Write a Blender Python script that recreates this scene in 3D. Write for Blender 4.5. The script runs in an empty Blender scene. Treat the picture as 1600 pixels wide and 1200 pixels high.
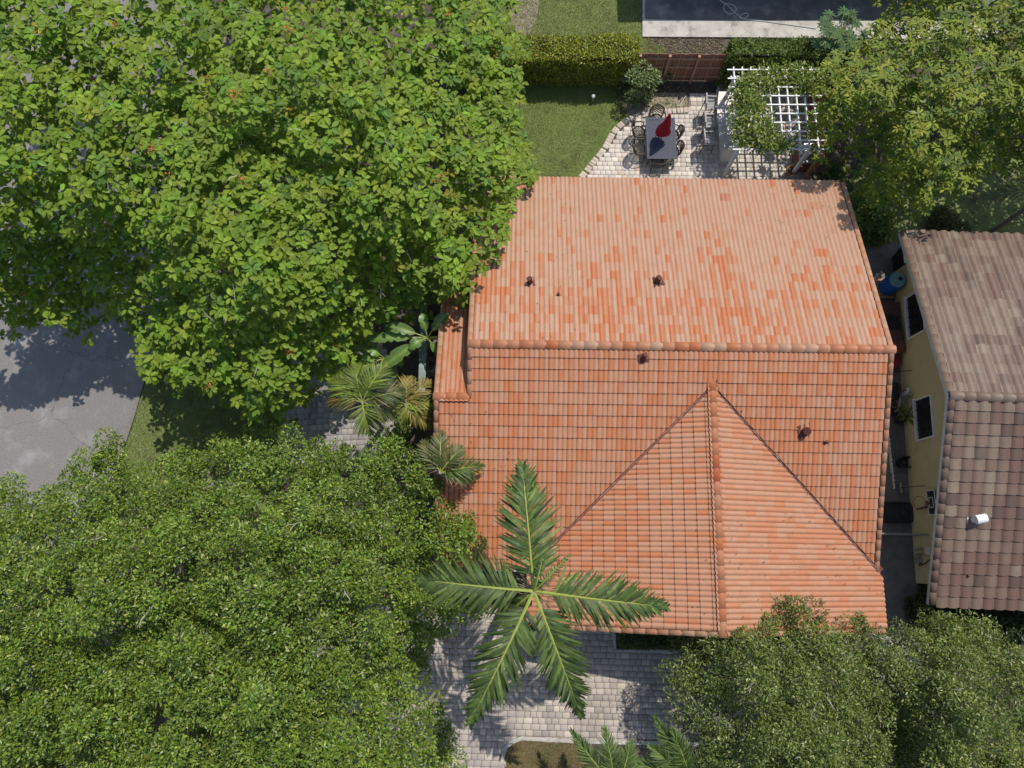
import bpy, bmesh, math, random
import numpy as np
from mathutils import Vector, Matrix

sc = bpy.context.scene
# ------------------------------------------------------------------ camera
CAM_H, TILT, FPX = 29.0, math.radians(12.5), 1200.0
cam = bpy.data.objects.new('camera', bpy.data.cameras.new('camera'))
sc.collection.objects.link(cam)
cam.location = (0, 0, CAM_H)
cam.rotation_euler = (TILT, 0, 0)
cam.data.sensor_width = 36
cam.data.lens = 36 * FPX / 1600
cam.data.clip_start = 0.1
cam.data.clip_end = 2000
sc.camera = cam
# ------------------------------------------------------------------ sun and sky
TO_SUN = Vector((0.28, 0.44, 1.0)).normalized()
w = bpy.data.worlds.new('World'); sc.world = w; w.use_nodes = True
nt = w.node_tree; bg = nt.nodes['Background']
sky = nt.nodes.new('ShaderNodeTexSky'); sky.sky_type = 'NISHITA'; sky.sun_disc = False
sky.sun_elevation = math.asin(TO_SUN.z)
sky.sun_rotation = math.atan2(TO_SUN.x, TO_SUN.y)
nt.links.new(sky.outputs[0], bg.inputs[0]); bg.inputs[1].default_value = 0.135
sun = bpy.data.objects.new('sun', bpy.data.lights.new('sun', 'SUN'))
sun.data.energy = 3.4; sun.data.angle = math.radians(0.5); sun.data.color = (1.0, 0.955, 0.88)
sun.rotation_euler = TO_SUN.to_track_quat('Z', 'Y').to_euler()
sc.collection.objects.link(sun)
sc.view_settings.view_transform = 'Standard'; sc.view_settings.look = 'None'
sc.view_settings.exposure = 0.33; sc.view_settings.gamma = 1.0
sc.view_settings.use_curve_mapping = False

rng = np.random.default_rng(7)
random.seed(7)
C = sc.collection

# ------------------------------------------------------------------ pixel -> place
CT, ST = math.cos(TILT), math.sin(TILT)
def ray(px, py):
    x = (np.asarray(px, float) - 800) / FPX; y = -(np.asarray(py, float) - 600) / FPX
    return np.stack(np.broadcast_arrays(x, y * CT + ST, y * ST - CT), -1)
def P(px, py, z=0.0):
    """where the sight line through a photo pixel meets the height z"""
    d = ray(px, py); t = (np.asarray(z, float) - CAM_H) / d[..., 2]
    r = d * t[..., None]; r[..., 2] += CAM_H
    return r
def V(px, py, z=0.0): return Vector(P(px, py, z).tolist())
def Q(p):
    p = np.asarray(p, float); x, y, z = p[..., 0], p[..., 1], p[..., 2] - CAM_H
    cy = y * CT + z * ST; cz = -y * ST + z * CT
    return 800 + FPX * x / -cz, 600 - FPX * cy / -cz, -cz
def in_poly(px, py, poly):
    px = np.asarray(px, float); py = np.asarray(py, float); r = np.zeros(px.shape, bool)
    n = len(poly)
    for i in range(n):
        (x1, y1), (x2, y2) = poly[i], poly[(i + 1) % n]
        if y1 == y2: continue
        c = ((y1 > py) != (y2 > py)) & (px < (x2 - x1) * (py - y1) / (y2 - y1) + x1)
        r ^= c
    return r
def edge_dist(px, py, poly):
    d = np.full(np.shape(px), 1e9)
    n = len(poly)
    for i in range(n):
        a = np.array(poly[i], float); b = np.array(poly[(i + 1) % n], float); ab = b - a
        t = np.clip(((px - a[0]) * ab[0] + (py - a[1]) * ab[1]) / (ab @ ab + 1e-9), 0, 1)
        d = np.minimum(d, np.hypot(px - a[0] - t * ab[0], py - a[1] - t * ab[1]))
    return d

# ------------------------------------------------------------------ materials
MATS = {}
def new_mat(name):
    m = bpy.data.materials.new(name); m.use_nodes = True; MATS[name] = m
    t = m.node_tree; b = t.nodes['Principled BSDF']
    return m, t, b
def N(t, kind, **kw):
    n = t.nodes.new(kind)
    for k, v in kw.items():
        if k.startswith('i_'):
            key = k[2:]; n.inputs[int(key) if key.isdigit() else key].default_value = v
        else: setattr(n, k, v)
    return n
def ramp(t, src, stops):
    r = N(t, 'ShaderNodeValToRGB'); e = r.color_ramp.elements
    while len(e) < len(stops): e.new(0.5)
    for k, (p, c) in enumerate(stops): e[k].position = p; e[k].color = (*c, 1) if len(c) == 3 else c
    t.links.new(src, r.inputs[0]); return r.outputs[0]
def mixc(t, fac, a, b, mode='MIX'):
    n = N(t, 'ShaderNodeMix', data_type='RGBA', blend_type=mode)
    if isinstance(fac, (int, float)): n.inputs[0].default_value = fac
    else: t.links.new(fac, n.inputs[0])
    for k, s in ((6, a), (7, b)):
        if isinstance(s, tuple): n.inputs[k].default_value = (*s, 1) if len(s) == 3 else s
        else: t.links.new(s, n.inputs[k])
    return n.outputs[2]
def noise(t, scale, detail=4, rough=0.6, dist=0.0, vec=None):
    n = N(t, 'ShaderNodeTexNoise', i_Scale=scale, i_Detail=detail, i_Roughness=rough, i_Distortion=dist)
    g = vec or N(t, 'ShaderNodeNewGeometry').outputs['Position']
    t.links.new(g, n.inputs['Vector']); return n.outputs['Fac']
def bump(t, b, h, strength=0.3, dist=0.02):
    n = N(t, 'ShaderNodeBump', i_Strength=strength, i_Distance=dist)
    t.links.new(h, n.inputs['Height']); t.links.new(n.outputs[0], b.inputs['Normal'])
def mat(name, c1, c2=None, scale=3.0, rough=0.7, bmp=0.0, bscale=60.0, metal=0.0, spec=0.4, c3=None, scale3=0.6, lo=0.35, hi=0.65):
    m, t, b = new_mat(name)
    b.inputs['Roughness'].default_value = rough; b.inputs['Metallic'].default_value = metal
    b.inputs['Specular IOR Level'].default_value = spec
    if c2 is None: c2 = tuple(x * 0.8 for x in c1)
    col = ramp(t, noise(t, scale, 6), [(lo, c1), (hi, c2)])
    if c3:
        f = ramp(t, noise(t, scale3, 5, 0.65), [(0.52, (0, 0, 0)), (0.68, (1, 1, 1))])
        col = mixc(t, f, col, c3)
    t.links.new(col, b.inputs['Base Color'])
    if bmp: bump(t, b, noise(t, bscale, 4), bmp, 0.02)
    return m
def tint_of(t):
    a = N(t, 'ShaderNodeAttribute', attribute_name='tint'); o = N(t, 'ShaderNodeObjectInfo')
    return mixc(t, 1.0, a.outputs['Color'], o.outputs['Color'], 'ADD')

def leaf_mat(name, rough=0.45, trans=0.3, spec=0.4):
    m, t, b = new_mat(name)
    col = tint_of(t)
    var = ramp(t, noise(t, 9, 3), [(0.3, (0.75, 0.78, 0.7)), (0.7, (1.2, 1.15, 1.1))])
    col = mixc(t, 1.0, col, var, 'MULTIPLY')
    t.links.new(col, b.inputs['Base Color']); b.inputs['Roughness'].default_value = rough
    b.inputs['Specular IOR Level'].default_value = spec
    tr = N(t, 'ShaderNodeBsdfTranslucent'); c2 = mixc(t, 1.0, col, (1.5, 1.6, 0.7), 'MULTIPLY')
    t.links.new(c2, tr.inputs[0])
    mx = N(t, 'ShaderNodeMixShader'); mx.inputs[0].default_value = trans
    t.links.new(b.outputs[0], mx.inputs[1]); t.links.new(tr.outputs[0], mx.inputs[2])
    t.links.new(mx.outputs[0], t.nodes['Material Output'].inputs[0])
    return m
M_LEAF = leaf_mat('leaf', 0.55, 0.3, 0.25)
M_LEAFG = leaf_mat('leaf_glossy', 0.40, 0.24, 0.42)
M_PALM = leaf_mat('palm_leaf', 0.5, 0.2, 0.22)
M_GRASS = leaf_mat('grass_blade', 0.6, 0.3, 0.2)

def tile_mat(name, orange, pale, deep, dirt, dirt_amt):
    m, t, b = new_mat(name)
    tint = tint_of(t); sep = N(t, 'ShaderNodeSeparateColor'); t.links.new(tint, sep.inputs[0])
    uv = N(t, 'ShaderNodeUVMap', uv_map='UVMap'); su = N(t, 'ShaderNodeSeparateXYZ'); t.links.new(uv.outputs[0], su.inputs[0])
    nz = noise(t, 14, 3)
    ua = N(t, 'ShaderNodeMath', operation='MULTIPLY_ADD'); ua.inputs[1].default_value = 0.0; t.links.new(nz, ua.inputs[0]); t.links.new(su.outputs[0], ua.inputs[2])
    side = N(t, 'ShaderNodeMapRange', interpolation_type='SMOOTHSTEP'); side.inputs[1].default_value = 0.485; side.inputs[2].default_value = 0.515
    t.links.new(ua.outputs[0], side.inputs[0])
    fm = N(t, 'ShaderNodeMix', data_type='FLOAT'); t.links.new(side.outputs[0], fm.inputs[0]); t.links.new(sep.outputs[0], fm.inputs[2]); t.links.new(sep.outputs[1], fm.inputs[3])
    n2 = noise(t, 5.0, 5, 0.7)
    fa = N(t, 'ShaderNodeMath', operation='MULTIPLY_ADD', use_clamp=True); fa.inputs[1].default_value = 0.5; t.links.new(n2, fa.inputs[0])
    f0 = N(t, 'ShaderNodeMath', operation='SUBTRACT'); f0.inputs[1].default_value = 0.25; t.links.new(fm.outputs[0], f0.inputs[0]); t.links.new(f0.outputs[0], fa.inputs[2])
    col = mixc(t, fa.outputs[0], orange, pale)
    col = mixc(t, sep.outputs[2], col, deep)
    d1 = ramp(t, noise(t, 2.2, 8, 0.75), [(0.5, (0, 0, 0)), (0.72, (dirt_amt,) * 3)])
    col = mixc(t, d1, col, dirt)
    d2 = ramp(t, noise(t, 38, 4, 0.7), [(0.3, (0.86, 0.84, 0.82)), (0.7, (1.08, 1.07, 1.06))])
    col = mixc(t, 1.0, col, d2, 'MULTIPLY')
    t.links.new(col, b.inputs['Base Color']); b.inputs['Roughness'].default_value = 0.55; b.inputs['Specular IOR Level'].default_value = 0.35
    bump(t, b, noise(t, 90, 4), 0.25, 0.01)
    return m
M_TILE = tile_mat('terracotta_tile', (0.41, 0.132, 0.048), (0.395, 0.24, 0.155), (0.35, 0.075, 0.026), (0.22, 0.11, 0.07), 0.28)
M_TILE2 = tile_mat('weathered_tile', (0.135, 0.077, 0.056), (0.205, 0.155, 0.112), (0.075, 0.047, 0.036), (0.10, 0.075, 0.065), 0.6)
def paver_mat():
    m, t, b = new_mat('paver')
    col = tint_of(t)
    v = ramp(t, noise(t, 30, 5, 0.7), [(0.3, (0.8, 0.79, 0.77)), (0.7, (1.12, 1.12, 1.12))])
    col = mixc(t, 1.0, col, v, 'MULTIPLY')
    st = ramp(t, noise(t, 1.1, 6, 0.7), [(0.5, (1, 1, 1)), (0.75, (0.72, 0.69, 0.66))])
    col = mixc(t, 1.0, col, st, 'MULTIPLY')
    t.links.new(col, b.inputs['Base Color']); b.inputs['Roughness'].default_value = 0.85
    bump(t, b, noise(t, 120, 3), 0.3, 0.01)
    return m
M_PAVER = paver_mat()

M_SOIL = mat('soil', (0.05, 0.04, 0.03), (0.085, 0.07, 0.052), 3.5, 0.95, 0.8, 14, c3=(0.12, 0.105, 0.08), scale3=0.8)
M_ROAD = mat('asphalt', (0.15, 0.14, 0.13), (0.215, 0.20, 0.185), 18, 0.92, 0.4, 90, c3=(0.25, 0.24, 0.23), scale3=0.9)
def cracks(m, scale, dark, width=.012):
    t = m.node_tree; b = t.nodes['Principled BSDF']; src = b.inputs['Base Color'].links[0].from_socket
    g = N(t, 'ShaderNodeNewGeometry').outputs['Position']; wob = N(t, 'ShaderNodeTexNoise', i_Scale=1.3, i_Detail=5.0); t.links.new(g, wob.inputs['Vector'])
    add = N(t, 'ShaderNodeVectorMath', operation='MULTIPLY_ADD'); add.inputs[1].default_value = (.9, .9, 0); t.links.new(wob.outputs['Color'], add.inputs[0]); t.links.new(g, add.inputs[2])
    v = N(t, 'ShaderNodeTexVoronoi', feature='DISTANCE_TO_EDGE', i_Scale=scale); t.links.new(add.outputs[0], v.inputs['Vector'])
    f = ramp(t, v.outputs['Distance'], [(0.0, (.75, .75, .75)), (width, (0, 0, 0))])
    t.links.new(mixc(t, f, src, dark), b.inputs['Base Color'])
cracks(M_ROAD, .30, (.085, .082, .08), .006)
M_LAWN = mat('lawn_soil', (0.135, 0.17, 0.05), (0.17, 0.195, 0.07), 5, 0.95, 0.7, 60, c3=(0.10, 0.09, 0.04), scale3=1.3)
M_LAWNDRY = mat('dry_lawn_soil', (0.11, 0.10, 0.04), (0.16, 0.12, 0.065), 5, 0.95, 0.7, 60, c3=(0.06, 0.08, 0.02), scale3=1.3)
M_CONC = mat('concrete', (0.36, 0.33, 0.29), (0.48, 0.45, 0.40), 2.4, 0.9, 0.25, 50, c3=(0.22, 0.20, 0.18), scale3=1.6)
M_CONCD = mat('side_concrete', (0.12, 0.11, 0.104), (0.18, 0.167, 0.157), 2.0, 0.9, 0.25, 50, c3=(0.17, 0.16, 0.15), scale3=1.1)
cracks(M_CONC, .5, (.12, .11, .10), .006)
M_SAND = mat('sandy_bed', (0.30, 0.25, 0.19), (0.22, 0.19, 0.13), 5, 0.95, 0.6, 40, c3=(0.12, 0.13, 0.05), scale3=2.5)
M_JOINT = mat('paver_bedding', (0.15, 0.135, 0.115), (0.20, 0.18, 0.15), 8, 0.95)
M_HWALL = mat('cream_stucco', (0.62, 0.55, 0.44), (0.56, 0.5, 0.4), 3, 0.9, 0.2, 80)
M_NWALL = mat('olive_stucco', (0.56, 0.49, 0.27), (0.52, 0.45, 0.245), 1.5, 0.9, 0.3, 90, c3=(0.45, 0.39, 0.23), scale3=0.9)
M_WHITE = mat('white_paint', (0.74, 0.73, 0.71), (0.64, 0.63, 0.60), 6, 0.55)
M_FASCIA = mat('cream_fascia', (0.62, 0.55, 0.45), (0.5, 0.44, 0.36), 5, 0.7)
M_DARKGLASS = mat('window_glass', (0.02, 0.022, 0.025), (0.03, 0.03, 0.032), 4, 0.12, spec=0.6)
M_IRON = mat('cast_iron', (0.028, 0.026, 0.026), (0.05, 0.045, 0.042), 14, 0.45, metal=0.4)
M_BRONZE = mat('bronze_metal', (0.10, 0.075, 0.055), (0.06, 0.05, 0.042), 14, 0.45, metal=0.4)
M_TABLE = mat('navy_metal', (0.06, 0.066, 0.092), (0.045, 0.05, 0.072), 14, 0.62, spec=.25)
M_RED = mat('red_canvas', (0.46, 0.022, 0.035), (0.36, 0.016, 0.028), 9, 0.8, 0.2, 60)
M_GRANITE = mat('granite', (0.55, 0.50, 0.44), (0.36, 0.32, 0.28), 28, 0.35, c3=(0.16, 0.14, 0.12), scale3=22)
M_GREYW = mat('grey_weathered', (0.30, 0.285, 0.275), (0.36, 0.345, 0.33), 9, 0.7)
M_MESH = mat('grey_sling', (0.24, 0.232, 0.225), (0.28, 0.27, 0.262), 30, 0.8)
M_FENCE = mat('red_brown_wood', (0.30, 0.135, 0.085), (0.21, 0.10, 0.066), 7, 0.8, 0.3, 40)
M_FENCER = mat('tan_wood', (0.42, 0.25, 0.16), (0.33, 0.19, 0.125), 7, 0.8, 0.3, 40)
M_BARK = mat('grey_bark', (0.23, 0.20, 0.17), (0.14, 0.12, 0.10), 6, 0.95, 0.6, 25)
M_TWIG = mat('pale_twig', (0.50, 0.46, 0.40), (0.38, 0.34, 0.30), 8, 0.9)
M_STEMD = mat('dark_stems', (0.022, 0.025, 0.012), (0.035, 0.03, 0.018), 6, 0.95)
M_RACHIS = mat('frond_rib', (0.30, 0.33, 0.06), (0.22, 0.26, 0.05), 6, 0.55)
M_BLUE = mat('blue_plastic', (0.012, 0.10, 0.42), (0.01, 0.085, 0.34), 3, 0.4, spec=0.5)
M_BARRELTOP = mat('faded_lid', (0.20, 0.38, 0.36), (0.14, 0.30, 0.31), 5, 0.5)
M_BLACK = mat('black_plastic', (0.016, 0.016, 0.018), (0.028, 0.028, 0.03), 5, 0.5)
M_GREYM = mat('galvanised', (0.42, 0.42, 0.42), (0.33, 0.33, 0.33), 9, 0.4, metal=0.6)
M_BROWN = mat('brown_crate', (0.13, 0.07, 0.05), (0.09, 0.05, 0.04), 5, 0.75)
M_REDBIN = mat('rust_red_plastic', (0.19, 0.07, 0.05), (0.15, 0.055, 0.045), 5, 0.6)
M_ORANGE = mat('orange_rim', (0.36, 0.10, 0.04), (0.30, 0.08, 0.035), 5, 0.5)
M_TEAL = mat('teal_cap', (0.12, 0.19, 0.18), (0.20, 0.25, 0.235), 4, 0.5, c3=(0.30, 0.32, 0.30), scale3=3)
M_VENT = mat('rusty_vent', (0.13, 0.035, 0.018), (0.07, 0.022, 0.014), 22, 0.7)
M_MORTAR = mat('valley_mortar', (0.46, 0.31, 0.27), (0.16, 0.07, 0.055), 9, 0.85)
M_FLASH = mat('valley_metal', (0.20, 0.06, 0.035), (0.13, 0.045, 0.03), 10, 0.5)
M_BRICK = mat('brick', (0.26, 0.11, 0.08), (0.20, 0.085, 0.06), 9, 0.85, 0.3, 40)
M_POT = mat('terracotta_pot', (0.42, 0.17, 0.07), (0.33, 0.13, 0.06), 7, 0.8)
M_HOSE = mat('white_hose', (0.52, 0.52, 0.50), (0.44, 0.44, 0.42), 9, 0.5)

# ------------------------------------------------------------------ mesh building
def set_props(o, label=None, cat=None, group=None, kind=None):
    if label: o['label'] = label
    if cat: o['category'] = cat
    if group: o['group'] = group
    if kind: o['kind'] = kind
    return o
def empty(name, loc=(0, 0, 0), rz=0.0, label=None, cat=None, group=None):
    o = bpy.data.objects.new(name, None); C.objects.link(o)
    o.location = loc; o.rotation_euler = (0, 0, rz); o.empty_display_size = 0.2
    return set_props(o, label, cat, group)
def attach(o, parent):
    """the child's coordinates are the world's; the parent is an unrotated Empty (or a part of one)"""
    if parent is None: return
    o.parent = parent
    if parent.get('wp') is not None:
        q = parent['wp']; o.matrix_parent_inverse = Matrix.Translation((-q[0], -q[1], -q[2]))
def root(name, loc, label, cat, group=None):
    o = empty(name, loc, 0, label, cat, group); o['wp'] = [float(loc[0]), float(loc[1]), float(loc[2])]
    return o
def np_mesh(name, verts, faces, tint=None, uv=None, smooth=False):
    """faces: an (n,k) int array; tint: one colour per vertex; uv: per vertex"""
    me = bpy.data.meshes.new(name); nf, k = faces.shape
    me.vertices.add(len(verts)); me.vertices.foreach_set('co', np.ascontiguousarray(verts, np.float32).ravel())
    me.loops.add(nf * k); me.loops.foreach_set('vertex_index', np.ascontiguousarray(faces, np.int32).ravel())
    me.polygons.add(nf); me.polygons.foreach_set('loop_start', np.arange(0, nf * k, k, dtype=np.int32))
    me.polygons.foreach_set('loop_total', np.full(nf, k, np.int32))
    if smooth: me.polygons.foreach_set('use_smooth', np.ones(nf, bool))
    if tint is not None:
        a = me.attributes.new('tint', 'FLOAT_COLOR', 'POINT')
        a.data.foreach_set('color', np.concatenate([tint, np.ones((len(tint), 1))], 1).astype(np.float32).ravel())
    if uv is not None:
        l = me.uv_layers.new(name='UVMap'); l.data.foreach_set('uv', uv[faces.ravel()].astype(np.float32).ravel())
    me.update(calc_edges=True); me.validate()
    return me
def link(name, me, material, parent=None, kind=None, tinted=False):
    o = bpy.data.objects.new(name, me); C.objects.link(o)
    if material and not me.materials: me.materials.append(material)
    attach(o, parent)
    if tinted: o.color = (0, 0, 0, 1)
    if kind: o['kind'] = kind
    return o
class MB:
    def __init__(s): s.v = []; s.f = []; s.sm = []
    def add(s, vs, fs, smooth=False):
        n = len(s.v); s.v += [tuple(x) for x in vs]
        for f in fs: s.f.append(tuple(i + n for i in f)); s.sm.append(smooth)
        return s
    def box(s, c, d, M=None):
        hx, hy, hz = d[0] / 2, d[1] / 2, d[2] / 2
        vs = [Vector((x * hx, y * hy, z * hz)) for z in (-1, 1) for y in (-1, 1) for x in (-1, 1)]
        if M is not None: vs = [M @ v for v in vs]
        vs = [v + Vector(c) for v in vs]
        return s.add(vs, [(0, 2, 3, 1), (4, 5, 7, 6), (0, 1, 5, 4), (2, 6, 7, 3), (0, 4, 6, 2), (1, 3, 7, 5)])
    def bar(s, a, b, w_, h_, up=(0, 0, 1)):
        a, b = Vector(a), Vector(b); y = (b - a); L = y.length; y.normalize()
        x = y.cross(Vector(up));
        if x.length < 1e-5: x = y.cross(Vector((1, 0, 0)))
        x.normalize(); z = x.cross(y)
        M = Matrix((x, y, z)).transposed()
        return s.box((a + b) / 2, (w_, L, h_), M)
    def tube(s, path, r, n=6, closed=False):
        path = [Vector(p) for p in path]; m = len(path)
        rs = r if isinstance(r, (list, tuple)) else [r] * m
        vs = []; prev = None
        for i, p in enumerate(path):
            if closed: d = path[(i + 1) % m] - path[i - 1]
            else: d = path[min(i + 1, m - 1)] - path[max(i - 1, 0)]
            if d.length < 1e-9: d = Vector((0, 0, 1))
            d.normalize()
            u = prev - d * prev.dot(d) if prev is not None else d.cross(Vector((0.31, 0.2, 0.93)))
            if u.length < 1e-4: u = d.cross(Vector((1, 0, 0)))
            u.normalize(); prev = u; q = d.cross(u)
            for k in range(n):
                a = 2 * math.pi * k / n; vs.append(p + (u * math.cos(a) + q * math.sin(a)) * rs[i])
        fs = []
        for i in range(m if closed else m - 1):
            j = (i + 1) % m
            for k in range(n):
                l = (k + 1) % n; fs.append((i * n + k, i * n + l, j * n + l, j * n + k))
        if not closed: fs += [tuple(range(n - 1, -1, -1)), tuple(range((m - 1) * n, m * n))]
        return s.add(vs, fs, True)
    def lathe(s, prof, c=(0, 0, 0), n=20, cap=True):
        vs = []; fs = []; c = Vector(c)
        for r, z in prof:
            for k in range(n):
                a = 2 * math.pi * k / n; vs.append(c + Vector((r * math.cos(a), r * math.sin(a), z)))
        for i in range(len(prof) - 1):
            for k in range(n):
                l = (k + 1) % n; fs.append((i * n + k, i * n + l, (i + 1) * n + l, (i + 1) * n + k))
        if cap: fs += [tuple(range(n - 1, -1, -1)), tuple(range((len(prof) - 1) * n, len(prof) * n))]
        return s.add(vs, fs, True)
    def mesh(s, name):
        me = bpy.data.meshes.new(name); me.from_pydata(s.v, [], s.f); me.polygons.foreach_set('use_smooth', s.sm); me.update()
        if any(s.sm):
            try: me.set_sharp_from_angle(angle=math.radians(40))
            except Exception: pass
        return me
    def build(s, name, material, parent=None, kind=None): return link(name, s.mesh(name), material, parent, kind)
    def local(s, name, material, parent):
        o = bpy.data.objects.new(name, s.mesh(name)); C.objects.link(o); o.data.materials.append(material); o.parent = parent
        return o
def copy_tree(o, parent=None):
    c = o.copy(); C.objects.link(c); c.parent = parent
    for ch in list(o.children): copy_tree(ch, c)
    return c
def sheet(name, pts, z, material, kind='structure', px=True):
    vs = [tuple(P(x, y, z)) if px else (x, y, z) for x, y in pts]
    me = bpy.data.meshes.new(name); me.from_pydata(vs, [], [tuple(range(len(vs)))]); me.update()
    bm = bmesh.new(); bm.from_mesh(me); bmesh.ops.triangulate(bm, faces=bm.faces[:])
    for f in bm.faces:
        if f.normal.z < 0: f.normal_flip()
    bm.to_mesh(me); bm.free()
    o = link(name, me, material); o['kind'] = kind
    return o

# ------------------------------------------------------------------ pieces: many alike parts, the largest as objects, the rest as one
class Pieces:
    def __init__(s, name, material, parent, rest_name, max_single=300):
        s.name, s.m, s.parent, s.rest, s.maxn = name, material, parent, rest_name, max_single
        s.items = []
    def add(s, tmpl, M, tint, score, clip=None): s.items.append((tmpl, M, tint, score, clip))
    def build(s):
        meshes = {}
        order = sorted([i for i in range(len(s.items)) if s.items[i][4] is None and s.items[i][3] > 0], key=lambda i: -s.items[i][3])[:s.maxn]
        single = set(order)
        for i in order:
            tm, M, tint, _, _ = s.items[i]
            if id(tm) not in meshes:
                me = np_mesh(s.name, tm['v'], tm['f'], None, tm.get('uv')); me.materials.append(s.m); meshes[id(tm)] = me
            o = bpy.data.objects.new(s.name, meshes[id(tm)]); C.objects.link(o)
            attach(o, s.parent); o.matrix_basis = M; o.color = (*tint, 1)
        vs, fs, ts, us = [], [], [], []; n = 0
        for i, (tm, M, tint, _, clip) in enumerate(s.items):
            if i in single: continue
            A = np.array(M); v = tm['v'] @ A[:3, :3].T + A[:3, 3]; f = tm['f']; uv = tm.get('uv')
            if uv is None: uv = np.zeros((len(v), 2))
            if clip is not None:
                v, f, uv = clip_mesh(v, f, uv, clip)
                if len(f) == 0: continue
            vs.append(v); fs.append(f + n); us.append(uv); ts.append(np.tile(np.array(tint), (len(v), 1))); n += len(v)
        if vs:
            me = np_mesh(s.rest, np.concatenate(vs), np.concatenate(fs), np.concatenate(ts), np.concatenate(us))
            o = link(s.rest, me, s.m, s.parent, 'stuff', True)
def clip_mesh(v, f, uv, planes):
    """cut a quad mesh by vertical planes (point, normal: keep the positive side); quads in, triangles padded to quads out"""
    polys = [[(v[i], uv[i]) for i in q] for q in f]
    for p0, nrm in planes:
        out = []
        for pl in polys:
            res = []; m = len(pl)
            for k in range(m):
                a, b = pl[k], pl[(k + 1) % m]; da = (a[0] - p0) @ nrm; db = (b[0] - p0) @ nrm
                if da >= 0: res.append(a)
                if da * db < 0:
                    t = da / (da - db); res.append((a[0] + (b[0] - a[0]) * t, a[1] + (b[1] - a[1]) * t))
            if len(res) >= 3: out.append(res)
        polys = out
    V_, U_, F_ = [], [], []
    for pl in polys:
        base = len(V_); V_ += [a[0] for a in pl]; U_ += [a[1] for a in pl]; m = len(pl)
        if m == 4: F_.append((base, base + 1, base + 2, base + 3))
        else:
            for k in range(1, m - 1, 2):
                if k + 2 < m: F_.append((base, base + k, base + k + 1, base + k + 2))
                else:
                    mid = (pl[k][0] + pl[k + 1][0]) / 2; V_.append(mid); U_.append((pl[k][1] + pl[k + 1][1]) / 2)
                    F_.append((base, base + k, len(V_) - 1, base + k + 1))
    return np.array(V_).reshape(-1, 3), np.array(F_, int).reshape(-1, 4), np.array(U_).reshape(-1, 2)
def view_score(p, nrm=(0, 0, 1)):
    d = np.array([0, 0, CAM_H]) - np.asarray(p, float); L = np.linalg.norm(d)
    return float(max(np.dot(d / L, np.asarray(nrm, float)), 0.01) / L ** 2)

def s_tile(wd, ex, hs=1.0, rolls=2):
    """double-roll tile: two convex rolls side by side, lower end proud of the course below"""
    ru = np.array([0, .10, .28, .52, .78, .93]); rz = np.array([0, .016, .034, .042, .030, .004])
    px = np.concatenate([ru * .5 - .5, ru * .5, [.5]]) * wd; pz = np.concatenate([rz, rz, [0]]) * hs
    if rolls == 1: px = np.concatenate([ru * .86 - .5, [.40, .5]]) * wd; pz = np.concatenate([rz, [-.004, 0]]) * hs
    n = len(px); ylo, yhi = -0.035, ex + 0.03
    top = [(x, ylo, z + .056) for x, z in zip(px, pz)] + [(x, yhi, z + .012) for x, z in zip(px, pz)]
    front = [(x, ylo, z + .056) for x, z in zip(px, pz)] + [(x, ylo + .004, z + .018) for x, z in zip(px, pz)]
    v = np.array(top + front); f = []
    for k in range(n - 1):
        f.append((k, k + 1, n + k + 1, n + k)); f.append((2 * n + k, 3 * n + k, 3 * n + k + 1, 2 * n + k + 1))
    u = (px / wd + .5); uv = np.array([(a, 0) for a in u] + [(a, 1) for a in u] + [(a, 0) for a in u] * 2)
    return {'v': v, 'f': np.array(f), 'uv': uv}
def barrel(L, r0, r1, n=4, fl=.62):
    """half-round ridge or rake cap, along +y"""
    v = []
    for y, r in ((0, r0), (L, r1)):
        for k in range(n):
            a = math.pi * k / (n - 1); v.append((r * math.cos(a), y, r * math.sin(a) * fl))
    for k in range(n):
        a = math.pi * k / (n - 1); v.append((r0 * .82 * math.cos(a), 0.003, r0 * .82 * math.sin(a) * fl - .02))
    f = [(k + 1, k, n + k, n + k + 1) for k in range(n - 1)] + [(k, k + 1, 2 * n + k + 1, 2 * n + k) for k in range(n - 1)]
    uv = np.array([(k / (n - 1) * 0.5, 0) for k in range(n)] * 3)
    return {'v': np.array(v), 'f': np.array(f), 'uv': uv}
def frame(o, x, y, z):
    M = Matrix.Identity(4)
    for i, a in enumerate((x, y, z, o)):
        for r in range(3): M[r][i] = a[r]
    return M
def smooth_noise(seed, scale):
    r = np.random.default_rng(seed); k = r.normal(0, 1, (10, 2)) * scale; p = r.uniform(0, 6.28, 10)
    return lambda x, y: np.sum([np.sin(k[i, 0] * x + k[i, 1] * y + p[i]) for i in range(10)], 0) / 3.2

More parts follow.
